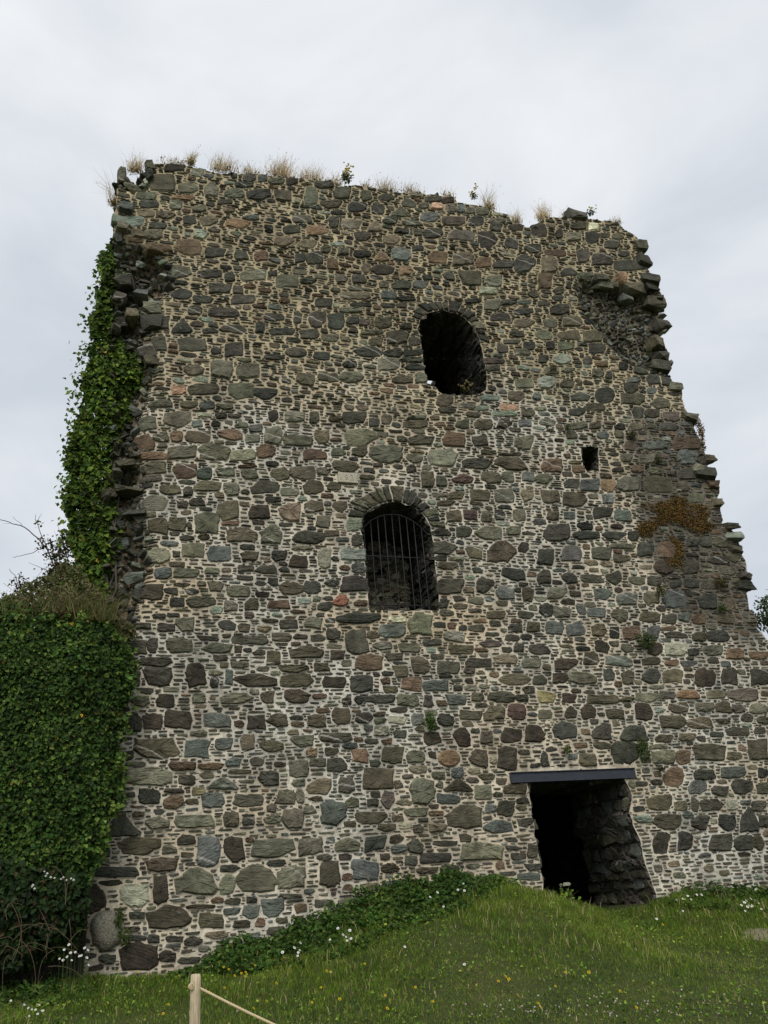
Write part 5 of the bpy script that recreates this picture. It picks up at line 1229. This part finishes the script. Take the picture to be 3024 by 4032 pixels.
GRN = [(0.030, 0.055, 0.012), (0.050, 0.085, 0.018), (0.09, 0.11, 0.03)]
clump('ragwort', 1362, 706, 0.2, 62, 62, 170, (0.04, 0.09), [(0.05, 0.08, 0.02), (0.10, 0.12, 0.03)], [1, 1], 'larger yellow ragwort flowering on the crest left of centre', 'ragwort', (34, YEL))
clump('ragwort', 1862, 776, 0.2, 36, 60, 100, (0.03, 0.07), [(0.06, 0.09, 0.03), (0.12, 0.14, 0.04)], [1, 1], 'small yellow ragwort on the right half of the crest', 'ragwort', (18, YEL))
clump('ragwort', 2318, 842, 0.2, 50, 44, 90, (0.04, 0.08), [(0.04, 0.06, 0.02), (0.10, 0.11, 0.04)], [1, 1], 'leafy green plant behind the lone top block at the right', 'wall plant', (6, YEL))
for a in [(2230, 1686, 30, 32, 70, 'little green cushion above and left of the small square hole', GRN), (2482, 1712, 52, 40, 130, 'olive cushion level with the rusty red block near the right edge', [(0.05, 0.055, 0.018), (0.08, 0.07, 0.025)]),
          (2586, 1812, 34, 54, 110, 'narrow olive tuft above the tan block, right of the square hole', [(0.04, 0.05, 0.015), (0.08, 0.075, 0.025)]), (2596, 2328, 44, 66, 150, 'drooping green cushion below the orange stonecrop', [(0.035, 0.05, 0.015), (0.07, 0.075, 0.02)]),
          (2832, 2296, 56, 44, 120, 'ochre cushion low on the right edge of the tower', [(0.10, 0.085, 0.02), (0.06, 0.06, 0.02)]), (2836, 2398, 34, 50, 100, 'dark green tuft beside the pale lichen at the lower right edge', GRN),
          (2538, 2522, 92, 78, 320, 'largest green bush growing out of the wall at the lower right', GRN), (2526, 2950, 58, 94, 260, 'green bush hanging just above the right end of the steel lintel', GRN),
          (2228, 2950, 30, 34, 60, 'little weed over the middle of the steel lintel', GRN), (2598, 3028, 30, 28, 50, 'dark mossy tuft right of the lintel end', [(0.035, 0.035, 0.015), (0.05, 0.05, 0.02)]),
          (1692, 2842, 46, 88, 230, 'bright green fern-like plant in the middle of the wall', [(0.04, 0.075, 0.015), (0.065, 0.11, 0.02)]), (2552, 1386, 24, 66, 70, 'yellow green sprig in the broken right corner', [(0.09, 0.10, 0.03), (0.05, 0.06, 0.02)]),
          (2178, 1452, 36, 34, 80, 'brown green moss cushion above the pale round stone', [(0.05, 0.045, 0.02), (0.07, 0.065, 0.025)]), (470, 3610, 34, 62, 100, 'green sprig between the granite boulder and the wall', GRN),
          (490, 3690, 50, 56, 90, 'dock leaves in the hole at the foot of the left corner', GRN)]:
    clump('wall_plant', a[0], a[1], -0.06, a[2], a[3], a[4] * 2, (0.02, 0.045), a[6], [1] * len(a[6]), a[5], 'wall plant')
clump('wall_plant', 1830, 1540, 0.02, 70, 26, 60, (0.02, 0.04), [(0.08, 0.08, 0.035)], [1], 'sparse dry weeds on the sill of the upper window', 'wall plant', (14, (0.28, 0.24, 0.10)))
OCH = [(0.20, 0.115, 0.03), (0.15, 0.085, 0.028), (0.12, 0.11, 0.03), (0.24, 0.14, 0.05), (0.07, 0.08, 0.022)]
def crop(poly, n, label, p, Y=-0.03):
    o = cover(poly, Y, n, (0.02, 0.042), 0.025, 'stonecrop', None, OCH, p, push=0.05, patch=0.7, droop=0.2, nn_=0.8); tag(o, label, 'stonecrop')
crop(tr(TF, [(735, 690), (830, 700), (930, 660), (1000, 640), (1070, 650), (1085, 705), (1220, 705), (1240, 830), (1300, 870), (1200, 930), (1130, 920), (1060, 880), (960, 850), (880, 860), (850, 900), (770, 960), (710, 940), (695, 850), (800, 810), (860, 790), (830, 750), (740, 745)]), 9000, 'wide orange brown stonecrop patch on the right of the wall', [3, 2.4, 1.2, 1.2, 0.5], -0.06)
crop(tr(TF, [(910, 925), (970, 940), (1010, 955), (1040, 1000), (1050, 1100), (1000, 1185), (930, 1170), (905, 1110), (970, 1085), (985, 1010)]), 2600, 'ochre stonecrop tongue hanging below the wide orange patch', [3, 2, 2, 1, 0.8], -0.06)
crop(tr(TF, [(1095, 45), (1150, 75), (1195, 150), (1212, 310), (1185, 335), (1160, 240), (1130, 140)]), 2600, 'orange stonecrop fringe down the right edge of the tower', [2.4, 2.4, 1, 1, 0.6], 0.02)

# ------------------------------------------------------------------ shrub with bare twigs behind the ivy wall
sh = empty('shrub', (-1.6, 1.6, 5.6)); tag(sh, 'thin shrub with bare twigs sticking up behind the ivy wall', 'shrub')
def twig(pts, r0, Y=1.5, name='branch'):
    P = np.array([pix(u, v, Y) for u, v in pts])
    t = np.linspace(0, 1, len(P)); tt = np.linspace(0, 1, len(P) * 3); P = np.stack([np.interp(tt, t, P[:, i]) for i in range(3)], 1) + rng.normal(0, 0.006, (len(tt), 3))
    V, F, T = tube(P, np.linspace(r0, r0 * 0.35, len(P)), 5); mesh(name, V, [F, T], None, [M_BARK], parent=sh)
T_ = [([(235, 2420), (222, 2260), (190, 2170), (150, 2120), (90, 2070), (40, 2058), (-10, 2042)], .016), ([(190, 2170), (160, 2100), (140, 2050), (142, 2026)], .009), ([(142, 2060), (158, 2030), (166, 2022)], .005), ([(222, 2260), (170, 2240), (110, 2215)], .007),
      ([(180, 2150), (120, 2180), (60, 2192), (45, 2196)], .007), ([(215, 2230), (235, 2160), (240, 2110), (228, 2070)], .008), ([(228, 2130), (215, 2090)], .004), ([(85, 2420), (82, 2330), (60, 2270), (35, 2240)], .01), ([(82, 2330), (110, 2290), (98, 2280)], .005), ([(225, 2280), (180, 2290), (130, 2270)], .005),
      ([(240, 2400), (262, 2250), (270, 2180), (262, 2120)], .010), ([(20, 2420), (10, 2360), (30, 2320)], .006), ([(-20, 2420), (-5, 2340), (12, 2330)], .006), ([(90, 2070), (55, 2040), (52, 2036)], .004), ([(40, 2058), (10, 2066)], .003)]
for p_, r_ in T_: twig(p_, r_)
pos = []
for u, v, su, sv_, k in [(190, 2150, 50, 40, 120), (225, 2190, 40, 60, 220), (258, 2150, 26, 50, 200), (215, 2250, 40, 34, 220), (250, 2290, 30, 60, 260), (80, 2300, 34, 40, 110), (20, 2370, 50, 30, 180), (90, 2370, 40, 30, 150), (200, 2350, 60, 40, 260), (150, 2060, 16, 16, 10)]:
    for _ in range(k): pos.append(pix(rng.normal(u, sv_ * 0.5 if False else su * 0.5), rng.normal(v, sv_ * 0.5), 1.5 + rng.normal(0, 0.12)))
pos = np.array(pos); k = len(pos)
V, A, B = leaves(pos, rng.normal(0, 1, (k, 3)) + (0, -0.4, 0.5), rng.uniform(0.035, 0.075, k), 0.7, 0.2, 0.3)
mesh('foliage', V, [A, B], np.repeat(mixcol(k, [(0.05, 0.062, 0.018), (0.085, 0.075, 0.025), (0.10, 0.05, 0.03), (0.035, 0.05, 0.015)], [3, 2, 1, 2]), 4, 0), [M_LEAF], parent=sh)

hs = empty('loose_shrub', (-1.2, -0.2, 5.6)); tag(hs, 'olive leafy shrub with dry stalks filling the corner between ivy wall and tower', 'shrub')
cover([(-60, 2420), (40, 2350), (150, 2300), (225, 2255), (262, 2190), (330, 2215), (380, 2290), (420, 2390), (515, 2440), (545, 2530), (500, 2580), (430, 2530), (300, 2480), (120, 2450), (-60, 2450)], -0.35, 8500, (0.03, 0.065), 0.14, 'foliage', hs, [(0.12, 0.14, 0.045), (0.19, 0.18, 0.075), (0.07, 0.095, 0.025), (0.24, 0.18, 0.10)], [3, 2.4, 2, 1], push=0.25, patch=2.2, nn_=0.9)
for k in range(22):
    u0 = rng.uniform(110, 500); v0 = rng.uniform(2400, 2480); P = np.array([pix(u0 + q * rng.normal(12, 26), v0 - q * rng.uniform(36, 60), -0.45 - 0.03 * q) for q in range(4)])
    V, F, T = tube(P, np.linspace(0.006, 0.002, 4), 4); mesh('dry_stalk', V, [F, T], None, [bpy.data.materials['bramble_cane']], parent=hs)

# ------------------------------------------------------------------ tree beyond the right end of the wall
tc0 = pix(3105, 2450, 9.0)
tr_ = empty('tree', (tc0[0], tc0[1], 0.3)); tag(tr_, 'dark leafy tree peeping out behind the right end of the wall', 'tree')
P = np.array([(tc0[0] + 0.4, tc0[1], 0.2), (tc0[0] + 0.3, tc0[1], 3.0), (tc0[0] + 0.05, tc0[1] + 0.1, 5.6), (tc0[0], tc0[1], tc0[2] + 0.8)])
V, F, T = tube(P, [0.24, 0.19, 0.13, 0.05], 9); mesh('trunk', V, [F, T], None, [M_BARK], None, True, None, tr_)
pos = []
for k in range(60):
    q = rng.normal(0, 1, 3); q /= np.linalg.norm(q); q *= rng.uniform(0.35, 1.0); c = tc0 + q * (1.25, 1.25, 1.35)
    if k < 16:
        a = np.array([P[2], (P[2] + c) / 2 + (0, 0, 0.15), c]); V, F, T = tube(a, [0.05, 0.03, 0.012], 5); mesh('limb', V, [F, T], None, [M_BARK], None, True, None, tr_)
    pos.append(c + rng.normal(0, 0.16, (75, 3)))
pos = np.concatenate(pos); k = len(pos)
V, A, B = leaves(pos, rng.normal(0, 0.8, (k, 3)) + (0, -0.3, 0.6), rng.uniform(0.07, 0.15, k), 0.75, 0.2, 0.4)
mesh('crown', V, [A, B], np.repeat(mixcol(k, [(0.028, 0.05, 0.014), (0.05, 0.075, 0.02), (0.075, 0.07, 0.03)], [3, 2, 0.6]), 4, 0), [M_LEAF], parent=tr_)

# ------------------------------------------------------------------ rope fence
YP = -6.0
pt = pix(769, 3836, YP); zb = float(gz(pt[0], YP)) - 0.3
post = empty('fence_post', (pt[0], YP, zb)); tag(post, 'round weathered timber post holding the rope at the bottom of the photo', 'post')
nseg = 26; zz_ = np.linspace(zb, pt[2], nseg); ang = np.linspace(0, 2 * np.pi, 20, endpoint=False)
R_ = 0.0385 + 0.0035 * fbm(zz_[:, None] * 3, np.cos(ang)[None] * 1.2 + np.sin(ang)[None] * 0.7 + 3, 140, 3) + 0.002 * np.cos(ang * 3)[None]
R_[-1] *= 0.86; R_[-2] *= 0.985
cx = pt[0] + 0.008 * fbm(zz_ * 0.9, zz_ * 0 + 2, 141, 2) - 0.012 * (zz_ - zb) / (pt[2] - zb) * 0
V = np.stack([cx[:, None] + R_ * np.cos(ang)[None], YP + R_ * np.sin(ang)[None], np.repeat(zz_[:, None], 20, 1)], -1).reshape(-1, 3)
i = np.arange(nseg - 1)[:, None] * 20; j = np.arange(20)[None]
F = np.stack([i + j, i + (j + 1) % 20, i + 20 + (j + 1) % 20, i + 20 + j], -1).reshape(-1, 4)
topc = np.array([[cx[-1], YP, pt[2] + 0.003]]); b_ = (nseg - 1) * 20
mesh('shaft', np.concatenate([V, topc]), [F, np.stack([b_ + np.arange(20), b_ + (np.arange(20) + 1) % 20, np.full(20, nseg * 20)], 1)], None, [M_WOOD], None, True, None, post)
kp = pix(753, 3884, YP - 0.03)
kv = []; kf = []; n = 0
for r_, dx in ((0.020, 0.0), (0.014, -0.008), (0.007, -0.014)):
    a = np.linspace(0, 2 * np.pi, 14); V, F, T = tube(np.stack([kp[0] + dx + r_ * np.cos(a) * 0.75, np.full(14, kp[1] - 0.012 + 0.3 * dx), kp[2] + r_ * np.sin(a)], 1), 0.0055, 6, False)
    kv.append(V); kf.append(F + n); n += len(V)
mesh('rope_knot', np.concatenate(kv), [np.concatenate(kf)], None, [M_ROPE], None, True, None, post)
r0 = pix(785, 3890, YP); r1 = pix(1130, 4034, YP - 0.45); r2 = pix(1520, 4150, YP - 0.9)
t = np.linspace(0, 1, 160)[:, None]
d1 = 0.47
P = np.where(t < d1, r0 + (r1 - r0) * t / d1, r1 + (r2 - r1) * (t - d1) / (1 - d1))
P[:, 2] -= 0.035 * np.sin(np.pi * t[:, 0])
P = np.concatenate([[r0 + (-0.04, 0, 0.004)], P])
tt = np.arange(len(P)); vs = []; fs = []; n = 0
for s_ in range(3):
    a = tt * 1.05 + s_ * 2 * np.pi / 3
    Q = P + np.stack([0 * a, np.cos(a), np.sin(a)], 1) * 0.0052
    V, F, T = tube(Q, 0.0058, 6, False); vs.append(V); fs.append(F + n); n += len(V)
o = mesh('rope', np.concatenate(vs), [np.concatenate(fs)], None, [M_ROPE], None, True); tag(o, 'twisted tan rope sagging from the timber post down to the right', 'rope')
